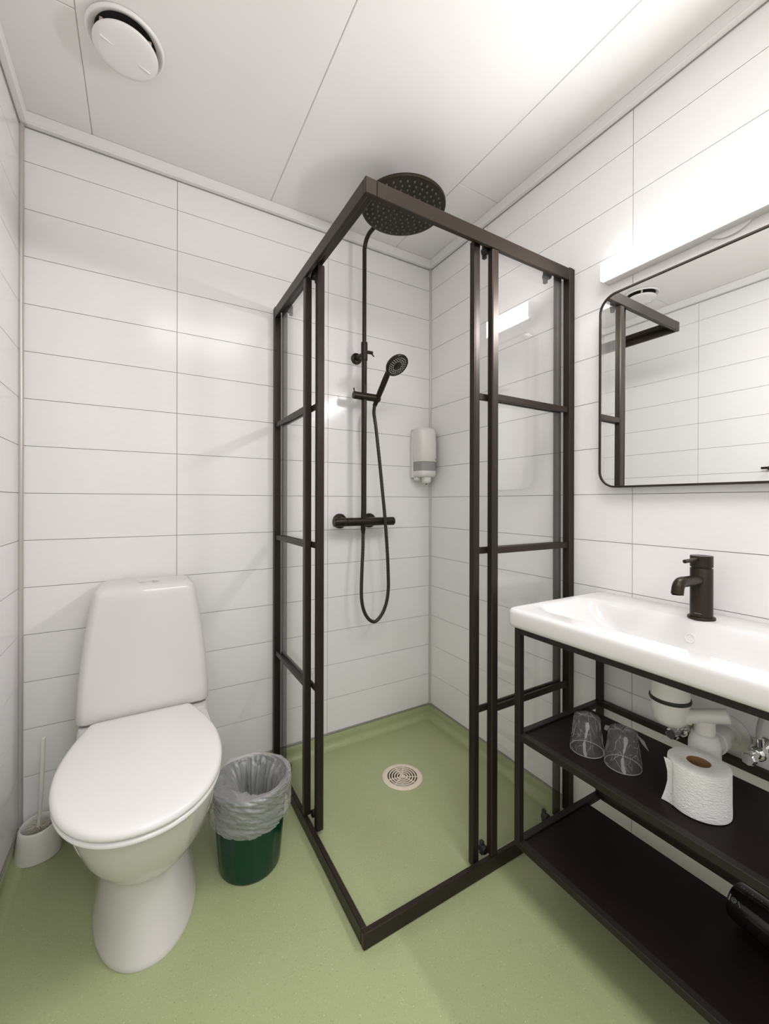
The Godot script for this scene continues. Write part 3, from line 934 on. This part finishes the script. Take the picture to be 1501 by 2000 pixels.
func soap_dispenser() -> void:
	var t := thing("soap_dispenser", "white wall soap dispenser with grey window in the shower corner", "dispenser", Vector3(-0.0705, 0, 0.0))
	# half-round plan: flat at the wall, bowed front
	var plan := func(w: float, d: float, y: float, zb := 0.0) -> PackedVector3Array:
		var o := PackedVector3Array()
		for i in 25:
			var a := PI * i / 24.0
			var cx := cos(a)
			o.append(Vector3(w * signf(cx) * pow(absf(cx), 0.55), y, zb + 0.03 + (d - 0.03 - zb) * pow(sin(a), 0.55)))
		o.append(Vector3(-w, y, zb))
		o.append(Vector3(w, y, zb))
		return o
	part("back_plate", S().box(Vector3(0, 1.325, 0.012), Vector3(0.110, 0.225, 0.022), 0.003), MAT.white_plastic, t)
	part("cover", S().loft([plan.call(0.0525, 0.095, 1.2885), plan.call(0.0530, 0.096, 1.290), plan.call(0.0530, 0.094, 1.38), plan.call(0.052, 0.088, 1.435), plan.call(0.048, 0.082, 1.449), plan.call(0.038, 0.07, 1.4555)], true, true, true, 60.0), MAT.white_plastic, t)
	part("window", S().loft([plan.call(0.0505, 0.092, 1.2440), plan.call(0.0508, 0.0925, 1.288)]), MAT.grey_window, t, "grey see-through level window")
	part("lower_cover", S().loft([plan.call(0.040, 0.074, 1.2140), plan.call(0.048, 0.088, 1.2185), plan.call(0.0505, 0.092, 1.228), plan.call(0.0508, 0.0925, 1.2438)], true, true, true, 60.0), MAT.white_plastic, t)
	var pump := part("pump", S().lathe([[0.0245, 0.0], [0.0245, -0.012], [0.023, -0.022], [0.019, -0.028], [0.010, -0.031]], Transform3D(Basis(), Vector3(0.004, 1.2145, 0.055)), 32, 50.0), MAT.white_plastic, t)
	part("spout", S().cyl(Vector3(0.004, 1.185, 0.055), Vector3(0.004, 1.178, 0.055), 0.005, 16), MAT.logo_grey, pump)
	part("latch", S().box(Vector3(-0.034, 1.206, 0.03), Vector3(0.024, 0.018, 0.03), 0.004), MAT.white_plastic, t)
	# small grey emblem on the cover: a hooked arc above a curl
	var em := S()
	var on := func(x: float, y: float) -> Vector3: return Vector3(x, y, 0.0304 + 0.066 * pow(sqrt(maxf(0.0, 1.0 - pow(absf(x) / 0.053, 2.0 / 0.55))), 0.55))
	var arc := [on.call(0.0365, 1.2955)]
	for k in 11:
		var a := PI * (0.02 + 1.0 * k / 10.0)
		arc.append(on.call(0.0303 + cos(a) * 0.0062, 1.2995 + sin(a) * 0.0042))
	em.tube(arc, 0.0008, 6)
	part("emblem", em, MAT.logo_grey, t, "small grey hooked emblem")
	part("emblem_curl", S().tube([on.call(0.0345, 1.2952), on.call(0.0318, 1.2950), on.call(0.0310, 1.2970), on.call(0.0330, 1.2985)], 0.0007, 6), MAT.logo_grey, t)


func drain() -> void:
	var t := thing("floor_drain", "round cream slotted drain grate in the shower floor", "drain", Vector3(-0.379, 0, 0.323))
	part("well", S().lathe([[0.066, 0.0004], [0.066, 0.0007]], Transform3D(), 48), MAT.dark_hole, t)
	part("rim", S().lathe([[0.059, 0.0008], [0.059, 0.0038], [0.060, 0.0042], [0.077, 0.0036], [0.0797, 0.0018], [0.0797, 0.0004]], Transform3D(), 72, 40.0, false), MAT.cream_plastic, t)
	for k in 5:
		var r := 0.0515 - 0.0105 * k
		part("grate_ring", S().lathe([[r - 0.0024, 0.0008], [r - 0.0024, 0.0037], [r + 0.0024, 0.0037], [r + 0.0024, 0.0008]], Transform3D(), 56, 30.0, false), MAT.cream_plastic, t)
	part("hub", S().lathe([[0.0055, 0.0008], [0.0055, 0.0037]], Transform3D(), 24), MAT.cream_plastic, t)
	# three pairs of swept spokes
	for k in 6:
		var a := TAU * k / 6.0 + 0.35
		var dir := Vector3(cos(a), 0, sin(a))
		var sidew := Vector3(-sin(a), 0, cos(a)) * (0.013 if k % 2 == 0 else -0.013)
		var p0 := dir * 0.004 + Vector3.UP * 0.0024 + sidew * 0.2
		var p1 := dir * 0.059 + Vector3.UP * 0.0024 + sidew
		var mid := (p0 + p1) * 0.5
		var dd := (p1 - p0).normalized()
		var s := S().box(Vector3.ZERO, Vector3((p1 - p0).length(), 0.003, 0.0034), 0.0003)
		part("spoke", S().add(s, Transform3D(Basis(dd, Vector3.UP, dd.cross(Vector3.UP)), mid)), MAT.cream_plastic, t)


# ---------------------------------------------------------------- bin, brush
func bin_and_bag() -> void:
	var at := Vector3(-0.988, 0, 0.409)
	var t := thing("waste_bin", "dark green ribbed plastic waste bin between toilet and shower", "bin", at)
	var outer := []
	var seg := 96
	for r in [[0.003, 0.080], [0.0005, 0.083], [0.002, 0.0865], [0.008, 0.0885], [0.05, 0.0925], [0.10, 0.0965], [0.15, 0.1005], [0.20, 0.1045], [0.238, 0.1075], [0.240, 0.113], [0.250, 0.1135], [0.2515, 0.111], [0.2515, 0.107], [0.24, 0.1055], [0.10, 0.0945], [0.006, 0.086]]:
		var q := PackedVector3Array()
		for i in seg:
			var a := TAU * i / seg
			var flute := 0.0011 * (1.0 if (i % 8) < 4 else -1.0) if r[0] > 0.03 and r[0] < 0.239 and r[1] > 0.0885 else 0.0
			q.append(Vector3(cos(a) * (r[1] + flute), r[0], sin(a) * (r[1] + flute)))
		outer.append(q)
	part("body", S().loft(outer, true, true, true, 50.0), MAT.bin_green, t)
	# thin bag turned over the rim
	var b := thing("bin_bag", "thin translucent white liner bag hanging over the green bin", "bag", at)
	var nz := FastNoiseLite.new()
	nz.seed = 12
	nz.frequency = 1.0
	var ridge := func(x: float, y: float, z: float) -> float: return 1.0 - 2.0 * absf(nz.get_noise_3d(x, y, z)) * 1.6
	var prof := [[0.1135, 0.156], [0.1165, 0.166], [0.1180, 0.178], [0.1180, 0.190], [0.1190, 0.203], [0.1180, 0.215], [0.1190, 0.228], [0.1185, 0.240], [0.1195, 0.250], [0.1180, 0.2575], [0.1130, 0.2600], [0.1060, 0.2570], [0.099, 0.250], [0.091, 0.240], [0.082, 0.227], [0.073, 0.208], [0.064, 0.182], [0.056, 0.15], [0.050, 0.115], [0.046, 0.08], [0.040, 0.05], [0.02, 0.035]]
	var fine := []
	for i in prof.size() - 1:
		for k in 4: fine.append([lerpf(prof[i][0], prof[i + 1][0], k / 4.0), lerpf(prof[i][1], prof[i + 1][1], k / 4.0), (i + k / 4.0) / prof.size()])
	fine.append([0.018, 0.034, 1.0])
	var rings := []
	var n := 200
	for r in fine:
		var q := PackedVector3Array()
		for i in n:
			var a := TAU * i / n
			var ca := cos(a)
			var sa := sin(a)
			var inside: float = clampf((r[2] - 0.46) / 0.2, 0.0, 1.0)
			# outside: slanting folds round the rim; inside: long folds that run down into the bin
			var tilt: float = r[1] + 0.022 * ca + 0.008 * sin(a * 2.0 + 0.7)
			var out_f: float = ridge.call(ca * 0.9, sa * 0.9, tilt * 42.0) + 0.45 * ridge.call(ca * 2.2 + 3.0, sa * 2.2, tilt * 85.0)
			var in_f: float = nz.get_noise_3d(ca * 2.6 + 9.0, sa * 2.6, r[2] * 1.4)
			var in_f2: float = ridge.call(ca * 5.0, sa * 5.0 + 4.0, r[2] * 2.2)
			var grow: float = clampf((r[2] - 0.47) / 0.3, 0.0, 1.0)
			var rr: float = r[0] + (1.0 - inside) * 0.0042 * (out_f - 0.4) + grow * (0.034 * in_f + 0.008 * in_f2)
			var yy: float = r[1] + (0.005 * sin(a * 2.0 + 1.0) * clampf(1.0 - r[2] / 0.12, 0.0, 1.0)) + 0.010 * nz.get_noise_3d(ca * 2.4, sa * 2.4, 7.0 + r[2]) * grow
			# the bag billows in on the toilet side, which narrows its mouth
			var sag: float = clampf(-ca * 1.1 + 0.35 * sa + 0.22, 0.0, 1.0) * grow
			rr = lerpf(rr, rr * 0.30, sag)
			yy += 0.024 * sag * clampf(1.0 - (r[2] - 0.55) / 0.25, 0.0, 1.0)
			if inside <= 0.0: rr = maxf(rr, 0.1150 if r[1] > 0.23 else 0.108)
			else: rr = clampf(rr, 0.004, 0.105)
			q.append(Vector3(ca * rr, minf(yy, 0.263), sa * rr))
		rings.append(q)
	part("film", S().loft(rings, false, false, true, 179.0), MAT.bag_film, b, "", true)


func toilet_brush() -> void:
	var at := Vector3(-1.551, 0, 0.060)
	var h := thing("brush_holder", "white conical toilet brush holder with slanted open top", "holder", at)
	var rings := []
	for r in [[0.0505, 0.0005, 0.0], [0.0545, 0.0015, 0.0], [0.0550, 0.006, 0.0], [0.0535, 0.03, 0.02], [0.0505, 0.06, 0.08], [0.0465, 0.088, 0.16], [0.0440, 0.0945, 0.18], [0.0415, 0.0955, 0.18], [0.0395, 0.092, 0.18], [0.0385, 0.07, 0.12], [0.040, 0.02, 0.0]]:
		var q := PackedVector3Array()
		for i in 48:
			var a := TAU * i / 48.0
			var x: float = cos(a) * r[0] * 1.06
			var z: float = sin(a) * r[0] * 0.92
			q.append(Vector3(x, r[1] - z * r[2] + x * 0.3 * r[2], z))
		rings.append(q)
	part("cup", S().loft(rings, true, true, true, 60.0), MAT.brush_white, h)
	var t := thing("toilet_brush", "white toilet brush standing in its holder with long flat handle", "brush", at)
	var hp := []
	for p in [[0.0, 0.085, 0.004], [0.006, 0.15, 0.012], [0.010, 0.22, 0.018], [0.013, 0.30, 0.021], [0.014, 0.352, 0.022], [0.016, 0.364, 0.022], [0.020, 0.368, 0.022]]: hp.append(Vector3(p[0], p[1], p[2]))
	var hr := []
	for i in hp.size():
		var wv: float = [0.0045, 0.0045, 0.0055, 0.006, 0.006, 0.0055, 0.003][i]
		var q := PackedVector3Array()
		for k in 16:
			var a := TAU * k / 16.0
			q.append(hp[i] + Vector3(cos(a) * wv, 0, sin(a) * wv * 0.7))
		hr.append(q)
	part("handle", S().loft(hr), MAT.brush_white, t)
	part("core", S().cyl(Vector3(0, 0.025, 0), Vector3(0, 0.09, 0.003), 0.005, 12), MAT.brush_white, t)
	var rng := RandomNumberGenerator.new()
	rng.seed = 31
	var br := S()
	for i in 420:
		var a := rng.randf() * TAU
		var y := rng.randf_range(0.035, 0.088)
		var L := rng.randf_range(0.024, 0.034)
		var d := Vector3(cos(a), rng.randf_range(0.0, 0.45), sin(a)).normalized()
		var p0 := Vector3(0, y, 0)
		var p1 := p0 + d * L
		p1.y = minf(p1.y, 0.100)
		br.tube([p0, (p0 + p1) * 0.5 + Vector3(0, 0.002, 0), p1], [0.0007, 0.0006, 0.0004], 4, false)
	var bp := part("bristles", br, MAT.bristle, t, "pale fuzzy bristles", true)
	bp.set_meta("kind", "stuff")


# ---------------------------------------------------------------- washbasin fittings
func faucet() -> void:
	var at := Vector3(-0.080, 0.8052, 1.2080)
	var t := thing("faucet", "matt black single-lever basin faucet on the white washbasin", "faucet", at)
	var m: Material = MAT.column_black
	part("base_ring", S().lathe([[0.0275, 0.0003], [0.0285, 0.001], [0.0285, 0.0045], [0.0275, 0.006], [0.0235, 0.006]], Transform3D(), 48, 35.0), m, t)
	part("body", S().lathe([[0.0232, 0.0055], [0.0232, 0.1235], [0.0225, 0.1245]], Transform3D(), 56, 35.0), m, t)
	part("neck", S().lathe([[0.0205, 0.1243], [0.0205, 0.1278]], Transform3D(), 40), m, t)
	var hd := part("handle_cap", S().lathe([[0.0225, 0.1275], [0.0234, 0.1285], [0.0234, 0.1545], [0.0228, 0.1552]], Transform3D(), 56, 30.0), m, t)
	part("lever", S().cyl(Vector3(-0.018, 0.1475, 0), Vector3(-0.085, 0.1465, 0.0), 0.0045, 20, 0.0008), m, hd)
	var sp := [Vector3(-0.012, 0.096, 0), Vector3(-0.04, 0.0975, 0), Vector3(-0.08, 0.0985, 0)]
	for k in range(0, 9):
		var a := deg_to_rad(80.0) * k / 8.0
		sp.append(Vector3(-0.098 - 0.019 * sin(a), 0.099 - 0.019 * (1.0 - cos(a)), 0))
	sp.append(Vector3(-0.1195, 0.072, 0))
	var so := part("spout", S().tube(sp, 0.0125, 28), m, t)
	part("aerator", S().cyl(Vector3(-0.1195, 0.0722, 0), Vector3(-0.1195, 0.0705, 0), 0.0105, 28, 0.0003), MAT.chrome, so)
	# tiny illegible lettering low on the body
	var tx := S()
	for k in 8:
		var a := PI + deg_to_rad(-18.0 - 5.0 * k) + deg_to_rad(32.0)
		var p := Vector3(cos(a) * 0.0234, 0.0155, sin(a) * 0.0234)
		var w := 0.0010 + 0.0003 * (k % 3)
		tx.add(S().box(Vector3.ZERO, Vector3(0.0004, 0.0016 - 0.0004 * (k % 2), w)), Transform3D(Basis(Vector3.UP, -a), p))
	part("lettering", tx, MAT.dryer_print, t, "tiny pale lettering")


func trap() -> void:
	var t := thing("drain_trap", "white plastic sink trap under the washbasin", "pipe", Vector3.ZERO)
	var m: Material = MAT.pipe_white
	var c := Vector3(-0.2145, 0.006, 1.2005)
	part("cup", S().lathe([[0.020, 0.572], [0.029, 0.577], [0.034, 0.587], [0.0365, 0.603], [0.038, 0.622], [0.0385, 0.634], [0.0385, 0.645], [0.037, 0.66], [0.037, 0.696]], Transform3D(Basis(), c), 40, 40.0), m, t)
	part("clamp_ring", S().lathe([[0.037, 0.6275], [0.0405, 0.6280], [0.0415, 0.6305], [0.0415, 0.6335], [0.0405, 0.636], [0.037, 0.6365]], Transform3D(Basis(), c), 44, 40.0, false), MAT.rubber, t, "black clamp ring")
	# sideways pipe to the tee
	var p0 := Vector3(-0.205, 0.603, 1.222)
	var p1 := Vector3(-0.176, 0.628, 1.297)
	part("side_pipe", S().tube([p0, p0.lerp(p1, 0.15), p0.lerp(p1, 0.16), p0.lerp(p1, 0.55), p1], [0.0185, 0.0185, 0.0155, 0.0155, 0.0155], 28), m, t)
	part("tee_cap", S().tube([p0.lerp(p1, 0.985), p1 + (p1 - p0).normalized() * 0.0015], 0.013, 24), MAT.white_plastic, t)
	var d := Vector3(-0.183, 0, 1.256)
	part("down_pipe", S().cyl(Vector3(d.x, 0.618, d.z), Vector3(d.x, 0.545, d.z), 0.0195, 32), m, t)
	part("sleeve", S().lathe([[0.021, 0.576], [0.0245, 0.574], [0.0255, 0.566], [0.028, 0.560], [0.0300, 0.553], [0.0300, 0.520], [0.0285, 0.4665], [0.02, 0.4655]], Transform3D(Basis(), d), 36, 35.0), m, t)
	# branch to the wall with a rosette
	part("branch", S().tube([Vector3(d.x + 0.01, 0.537, d.z), Vector3(-0.12, 0.532, 1.249), Vector3(-0.09, 0.527, 1.244)], [0.0225, 0.0235, 0.0235], 28), m, t)
	part("nut", S().cyl(Vector3(-0.125, 0.5325, 1.2495), Vector3(-0.085, 0.526, 1.2435), 0.027, 32, 0.002), m, t)
	part("wall_pipe", S().tube([Vector3(-0.09, 0.527, 1.244), Vector3(-0.001, 0.512, 1.232)], 0.0205, 28), m, t)
	part("rosette", S().lathe([[0.048, 0.0005], [0.048, 0.004], [0.044, 0.0075], [0.032, 0.009], [0.031, 0.014], [0.024, 0.0155]], axis_frame(Vector3(0.0, 0.512, 1.232), Vector3(-1, 0, 0)), 48, 35.0), m, t)


func valves() -> void:
	for k in 2:
		var at: Vector3 = [Vector3(0, 0.496, 1.153), Vector3(0, 0.516, 1.307)][k]
		var lb: String = ["chrome angle valve on the wall behind the sink trap cup", "chrome angle valve with braided hose right of the white rosette"][k]
		var t := thing("angle_valve", lb, "valve", at, "angle valves under the washbasin")
		part("rosette", S().lathe([[0.0245, 0.0004], [0.0245, 0.004], [0.022, 0.010], [0.014, 0.016]], axis_frame(Vector3.ZERO, Vector3(-1, 0, 0)), 40, 50.0), MAT.chrome if k == 1 else MAT.brass, t)
		part("body", S().lathe([[0.010, 0.012], [0.0115, 0.018], [0.0115, 0.03], [0.0165, 0.036], [0.0175, 0.046], [0.0165, 0.056], [0.010, 0.062]], axis_frame(Vector3.ZERO, Vector3(-1, 0, 0)), 32, 45.0), MAT.chrome, t)
		var kd := Vector3(-1.0, 0.02, -0.03).normalized()
		var k0 := Vector3(-0.055, 0.0, 0.0)
		part("spindle", S().cyl(k0, k0 + kd * 0.03, 0.0085, 20), MAT.chrome, t)
		var oct := []
		var f := axis_frame(k0 + kd * 0.028, kd)
		for r in [[0.011, 0.0], [0.0135, 0.002], [0.0135, 0.018], [0.011, 0.021]]:
			var q := PackedVector3Array()
			for i in 32:
				var a := TAU * i / 32.0
				var rad: float = r[0] * (1.0 + 0.05 * cos(a * 8.0))
				q.append(f * Vector3(cos(a) * rad, r[1], sin(a) * rad))
			oct.append(q)
		part("knob", S().loft(oct, true, true, true, 35.0), MAT.chrome, t)
		part("outlet", S().cyl(Vector3(-0.046, 0.012, 0), Vector3(-0.046, 0.034, 0), 0.0095, 24, 0.001), MAT.chrome, t)
		# supply hose to the faucet above, behind the bowl
		var hp := smooth_path([Vector3(-0.046, 0.030, 0), Vector3(-0.047, 0.06, 0.002), Vector3(-0.050, 0.10, 0.010 if k == 1 else 0.006), Vector3(-0.056, 0.15, 0.012 if k == 1 else 0.012), Vector3(-0.060, 0.215, 0.0)], 8)
		var rr := []
		for i in hp.size(): rr.append(0.0055 + (0.0004 if i % 2 == 0 else 0.0))
		part("supply_hose", S().tube(hp, rr, 14), MAT.corner_metal, t)


func cups() -> void:
	var nz := FastNoiseLite.new()
	nz.frequency = 1.0
	for k in 2:
		nz.seed = 40 + k
		var at: Vector3 = [Vector3(-0.299, 0.4648, 1.0505), Vector3(-0.283, 0.4648, 1.1315)][k]
		var lb: String = ["upturned clear plastic cup in film, beside the cup with the film tail", "upturned clear plastic cup in film with a loose pointed film tail"][k]
		var t := thing("plastic_cup", lb, "cup", at, "wrapped cups on the washstand shelf")
		part("cup", S().lathe([[0.0372, 0.0], [0.0378, 0.0015], [0.0368, 0.003], [0.0360, 0.004], [0.0335, 0.025], [0.0325, 0.026], [0.0295, 0.055], [0.0265, 0.080], [0.0255, 0.0815], [0.001, 0.0805]], Transform3D(), 48, 50.0, false), MAT.clear_plastic, t)
		# crumpled wrap round the cup: fine streaks and creases
		var rings := []
		for j in 72:
			var q := PackedVector3Array()
			var v := j / 71.0
			var r := 0.0
			var y := 0.0
			if v < 0.78:
				y = 0.0005 + 0.083 * v / 0.78
				r = lerpf(0.0392, 0.0285, v / 0.78)
			else:
				var w := (v - 0.78) / 0.22
				y = 0.0835 + 0.0015 * sin(w * PI)
				r = lerpf(0.0282, 0.0015, w)
			for i in 180:
				var a := TAU * i / 180.0
				var sw := y * 28.0 + 0.8 * sin(a * 2.0)
				var n1 := absf(nz.get_noise_3d(cos(a) * 4.0, sin(a) * 4.0, y * 60.0))
				var n2 := absf(nz.get_noise_3d(cos(a) * 14.0 + 5.0, sin(a) * 14.0, sw * 2.0))
				var n3 := nz.get_noise_3d(cos(a) * 26.0, sin(a) * 26.0, y * 330.0)
				var nn := 1.2 * n1 + 0.9 * n2 + 0.15 * n3
				var rr := r + 0.0017 * nn * (1.0 if v > 0.03 else 0.2) * minf(1.0, r / 0.01)
				q.append(Vector3(cos(a) * rr, y + (0.0014 * nn if v > 0.78 else 0.0), sin(a) * rr))
			rings.append(q)
		part("film_wrap", S().loft(rings, false, false, true, 179.0), MAT.wrap_film, t)
		# creases of the film with their glints painted in: thin crooked whitish ribs
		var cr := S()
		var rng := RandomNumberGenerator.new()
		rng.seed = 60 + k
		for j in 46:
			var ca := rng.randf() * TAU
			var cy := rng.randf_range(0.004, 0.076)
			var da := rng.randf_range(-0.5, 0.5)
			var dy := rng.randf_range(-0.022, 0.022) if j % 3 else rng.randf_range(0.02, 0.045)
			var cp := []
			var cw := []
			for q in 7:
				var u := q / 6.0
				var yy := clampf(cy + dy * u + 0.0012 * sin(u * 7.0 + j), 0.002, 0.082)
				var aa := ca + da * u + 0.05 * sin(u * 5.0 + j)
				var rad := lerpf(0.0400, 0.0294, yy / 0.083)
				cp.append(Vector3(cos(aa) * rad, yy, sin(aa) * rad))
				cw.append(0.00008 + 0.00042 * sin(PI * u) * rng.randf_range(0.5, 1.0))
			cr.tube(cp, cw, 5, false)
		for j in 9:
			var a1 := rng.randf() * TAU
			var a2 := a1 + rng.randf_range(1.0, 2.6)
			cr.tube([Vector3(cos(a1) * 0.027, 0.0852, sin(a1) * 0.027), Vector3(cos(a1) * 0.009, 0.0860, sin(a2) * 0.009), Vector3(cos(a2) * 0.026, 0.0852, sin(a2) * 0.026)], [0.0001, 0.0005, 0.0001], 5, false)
		var crp := part("creases", cr, MAT.film_seam, t, "whitish creases and painted glints of the film", true)
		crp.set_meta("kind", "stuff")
		var lipc := []
		for j in 49: lipc.append(Vector3(cos(TAU * j / 48.0) * 0.0385, 0.0012, sin(TAU * j / 48.0) * 0.0385))
		part("lip", S().tube(lipc, 0.0008, 6, false), MAT.film_seam, t)
		# welded seam up the side
		var a0: float = [2.62, 2.55][k]
		var s := S()
		var L := []
		for j in 15:
			var v := j / 14.0
			var a := a0 + 0.10 * sin(v * 5.0)
			var r := lerpf(0.0402, 0.0296, v)
			var wd := 0.0026 + 0.0014 * sin(v * 9.0) + 0.0008 * sin(v * 23.0)
			var tng := Vector3(-sin(a), 0, cos(a))
			var p := Vector3(cos(a) * r, 0.003 + 0.08 * v, sin(a) * r)
			L.append([p - tng * wd + Vector3(cos(a), 0, sin(a)) * 0.0006, p + tng * wd])
		for j in 14: s.quad(L[j][0], L[j][1], L[j + 1][1], L[j + 1][0], 1)
		part("seam", s, MAT.film_seam, t, "", true)
		if k == 1:
			var c := S()
			var c2 := S()
			c.quad(Vector3(0.018, 0.080, 0.020), Vector3(0.026, 0.058, 0.030), Vector3(0.036, 0.041, 0.041), Vector3(0.028, 0.066, 0.034), 1)
			c2.quad(Vector3(-0.010, 0.084, -0.026), Vector3(-0.028, 0.079, -0.022), Vector3(-0.034, 0.083, -0.026), Vector3(-0.022, 0.088, -0.030), 1)
			part("film_tail", c, MAT.film_seam, t, "", true)
			part("film_corner", c2, MAT.film_seam, t, "", true)


func paper_roll() -> void:
	var t := thing("toilet_paper", "white embossed toilet paper roll on the middle washstand shelf", "paper roll", Vector3(-0.281, 0.4648, 1.2845))
	var rings := []
	var nz := FastNoiseLite.new()
	nz.seed = 3
	nz.frequency = 1.0
	for r in [[0.0210, 0.092], [0.0210, 0.0015], [0.0225, 0.0004], [0.0515, 0.0004], [0.0535, 0.002], [0.0538, 0.01], [0.0532, 0.03], [0.0530, 0.05], [0.0532, 0.07], [0.0534, 0.086], [0.0528, 0.0905], [0.0500, 0.0925], [0.0225, 0.0925], [0.0210, 0.0918]]:
		var q := PackedVector3Array()
		for i in 72:
			var a := TAU * i / 72.0
			var rr: float = r[0] + (0.0006 * nz.get_noise_3d(cos(a) * 2.0, sin(a) * 2.0, r[1] * 30.0) if r[0] > 0.045 else 0.0)
			q.append(Vector3(cos(a) * rr, r[1], sin(a) * rr))
		rings.append(q)
	part("roll", S().loft(rings, false, false, true, 45.0), MAT.tissue, t)
	part("core", S().lathe([[0.0207, 0.091], [0.0207, 0.001], [0.0195, 0.001], [0.0195, 0.091], [0.0207, 0.091]], Transform3D(), 40, 40.0, false), MAT.cardboard, t, "brown cardboard core")
	# loose end of the sheet standing off the roll, on the side towards the cups
	var s := S()
	var a0 := deg_to_rad(214.0)
	var nrm := Vector3(cos(a0), 0, sin(a0))
	var tng := Vector3(-sin(a0), 0, cos(a0))
	var cols := []
	for i in 9:
		var u := i / 8.0
		var q := []
		for j in 9:
			var h := j / 8.0
			var y := 0.0012 + 0.0905 * h
			var pull := u * (0.012 + 0.006 * pow(absf(h - 0.58) * 1.9, 1.4))
			var lift := u * u * (0.002 + 0.008 * pow(absf(h - 0.58) * 1.9, 1.5))
			q.append(nrm * (0.0540 + lift) + tng * (pull - 0.004) + Vector3(0, y, 0))
		cols.append(q)
	for i in 8:
		for j in 8: s.quad(cols[i][j], cols[i + 1][j], cols[i + 1][j + 1], cols[i][j + 1], 1)
	part("loose_sheet", s, MAT.tissue, t, "", true)
	# embossed ornament: small rings and curls pressed into the outer sheet
	var em := S()
	for e in [[0.0, 0.052, 0.0052], [0.0, 0.036, 0.0042], [8.5, 0.043, 0.0036], [-8.5, 0.046, 0.0036], [11.0, 0.058, 0.0030], [-3.0, 0.066, 0.0028]]:
		var path := []
		for k in 17:
			var an := TAU * k / 16.0
			var aa: float = deg_to_rad(146.0 + e[0]) + e[2] * cos(an) / 0.0535
			path.append(Vector3(cos(aa) * 0.0535, e[1] + e[2] * sin(an), sin(aa) * 0.0535))
		em.tube(path, 0.0006, 6, false)
	var emp := part("embossing", em, MAT.tissue, t, "embossed ornament of small rings")
	emp.set_meta("kind", "stuff")


func hair_dryer() -> void:
	var at := Vector3(-0.150, 0.2225, 1.304)
	var t := thing("hair_dryer", "glossy black hair dryer lying on the lowest washstand shelf", "hair dryer", at)
	var ax := Vector3(-0.20, 0.03, 1.0).normalized()
	# frame round the barrel: angle 0 faces into the room, positive angles go up
	var e1 := Vector3(-1.127, 0.864, 0.397)
	e1 = (e1 - ax * e1.dot(ax)).normalized()
	var e3 := e1.cross(ax)
	var up := 1.0 if e3.y > 0.0 else -1.0
	var f := Transform3D(Basis(e1, ax, e3), Vector3.ZERO)
	part("barrel", S().lathe([[0.0335, 0.006], [0.0345, 0.0], [0.0375, 0.0005], [0.0385, 0.003], [0.0400, 0.05], [0.0415, 0.075], [0.0420, 0.079], [0.0405, 0.081], [0.0425, 0.083], [0.0455, 0.12], [0.0455, 0.15], [0.0400, 0.175], [0.030, 0.185]], f, 56, 40.0), MAT.dryer_black, t)
	part("grille", S().lathe([[0.034, 0.004], [0.034, 0.006]], f, 40), MAT.rubber, t)
	var hb := ax * 0.125
	part("handle", S().tube([hb + Vector3(0.02, -0.010, 0.0), hb + Vector3(0.06, -0.022, 0.01), hb + Vector3(0.105, -0.026, 0.02)], [0.018, 0.016, 0.0165], 24), MAT.dryer_black, t)
	var wrap := func(al: float, deg: float, lift := 0.0003) -> Vector3:
		var r := 0.0385 + 0.0015 * (al - 0.003) / 0.047 + lift
		var an := deg_to_rad(deg) * up
		return f * Vector3(cos(an) * r, al, sin(an) * r)
	# print on the barrel: a spaced word along it, and a small ringed badge beside bars
	var letters := "INFINITY"
	for i in letters.length():
		var al := 0.0105 + 0.0052 * i
		var p: Vector3 = wrap.call(al, 46.0, 0.0001)
		var out_dir := (p - ax * al).normalized()
		lettering("letter", letters[i], 0.0046, 0.0002, MAT.dryer_print, t, Transform3D(Basis(ax, out_dir.cross(ax), out_dir), p))
	var bars := S()
	bars.tube([wrap.call(0.0050, 4.0), wrap.call(0.0050, -4.0), wrap.call(0.0050, -14.0)], 0.0011, 6)
	part("print_bar", bars, MAT.dryer_print, t)
	for rr in [[0.0042, 6.6], [0.0022, 3.4]]:
		var circ := []
		for i in 25:
			var an := TAU * i / 24.0
			circ.append(wrap.call(0.0130 + rr[0] * cos(an), -6.0 + rr[1] * sin(an)))
		part("print_ring", S().tube(circ, 0.0004, 5, false), MAT.dryer_print, t)
	for e in [[0.0205, 0.0], [0.0225, -4.0], [0.0245, -9.0]]:
		part("print_mark", S().tube([wrap.call(e[0], e[1]), wrap.call(e[0] + 0.0012, e[1] - 4.0)], 0.0005, 5), MAT.dryer_print, t)


func hooks() -> void:
	for k in 2:
		var lb: String = ["small black crossbar hook on the left wall, the one nearer the toilet", "small black crossbar hook on the left wall, the one nearer the doorway"][k]
		var t := thing("robe_hook", lb, "hook", Vector3(ROOM_L, 1.284, 0.888 + 0.10 * k), "black hooks on the left wall")
		part("rose", S().cyl(Vector3(0.0003, 0, 0.0), Vector3(0.006, 0, 0.0), 0.011, 28, 0.001), MAT.black_metal, t)
		part("peg", S().cyl(Vector3(0.005, 0, 0), Vector3(0.036, 0.0, 0), 0.005, 24, 0.001), MAT.black_metal, t)
		part("cross_bar", S().cyl(Vector3(0.036, 0.0, -0.026), Vector3(0.036, 0.0, 0.026), 0.0062, 24, 0.0015), MAT.black_metal, t)
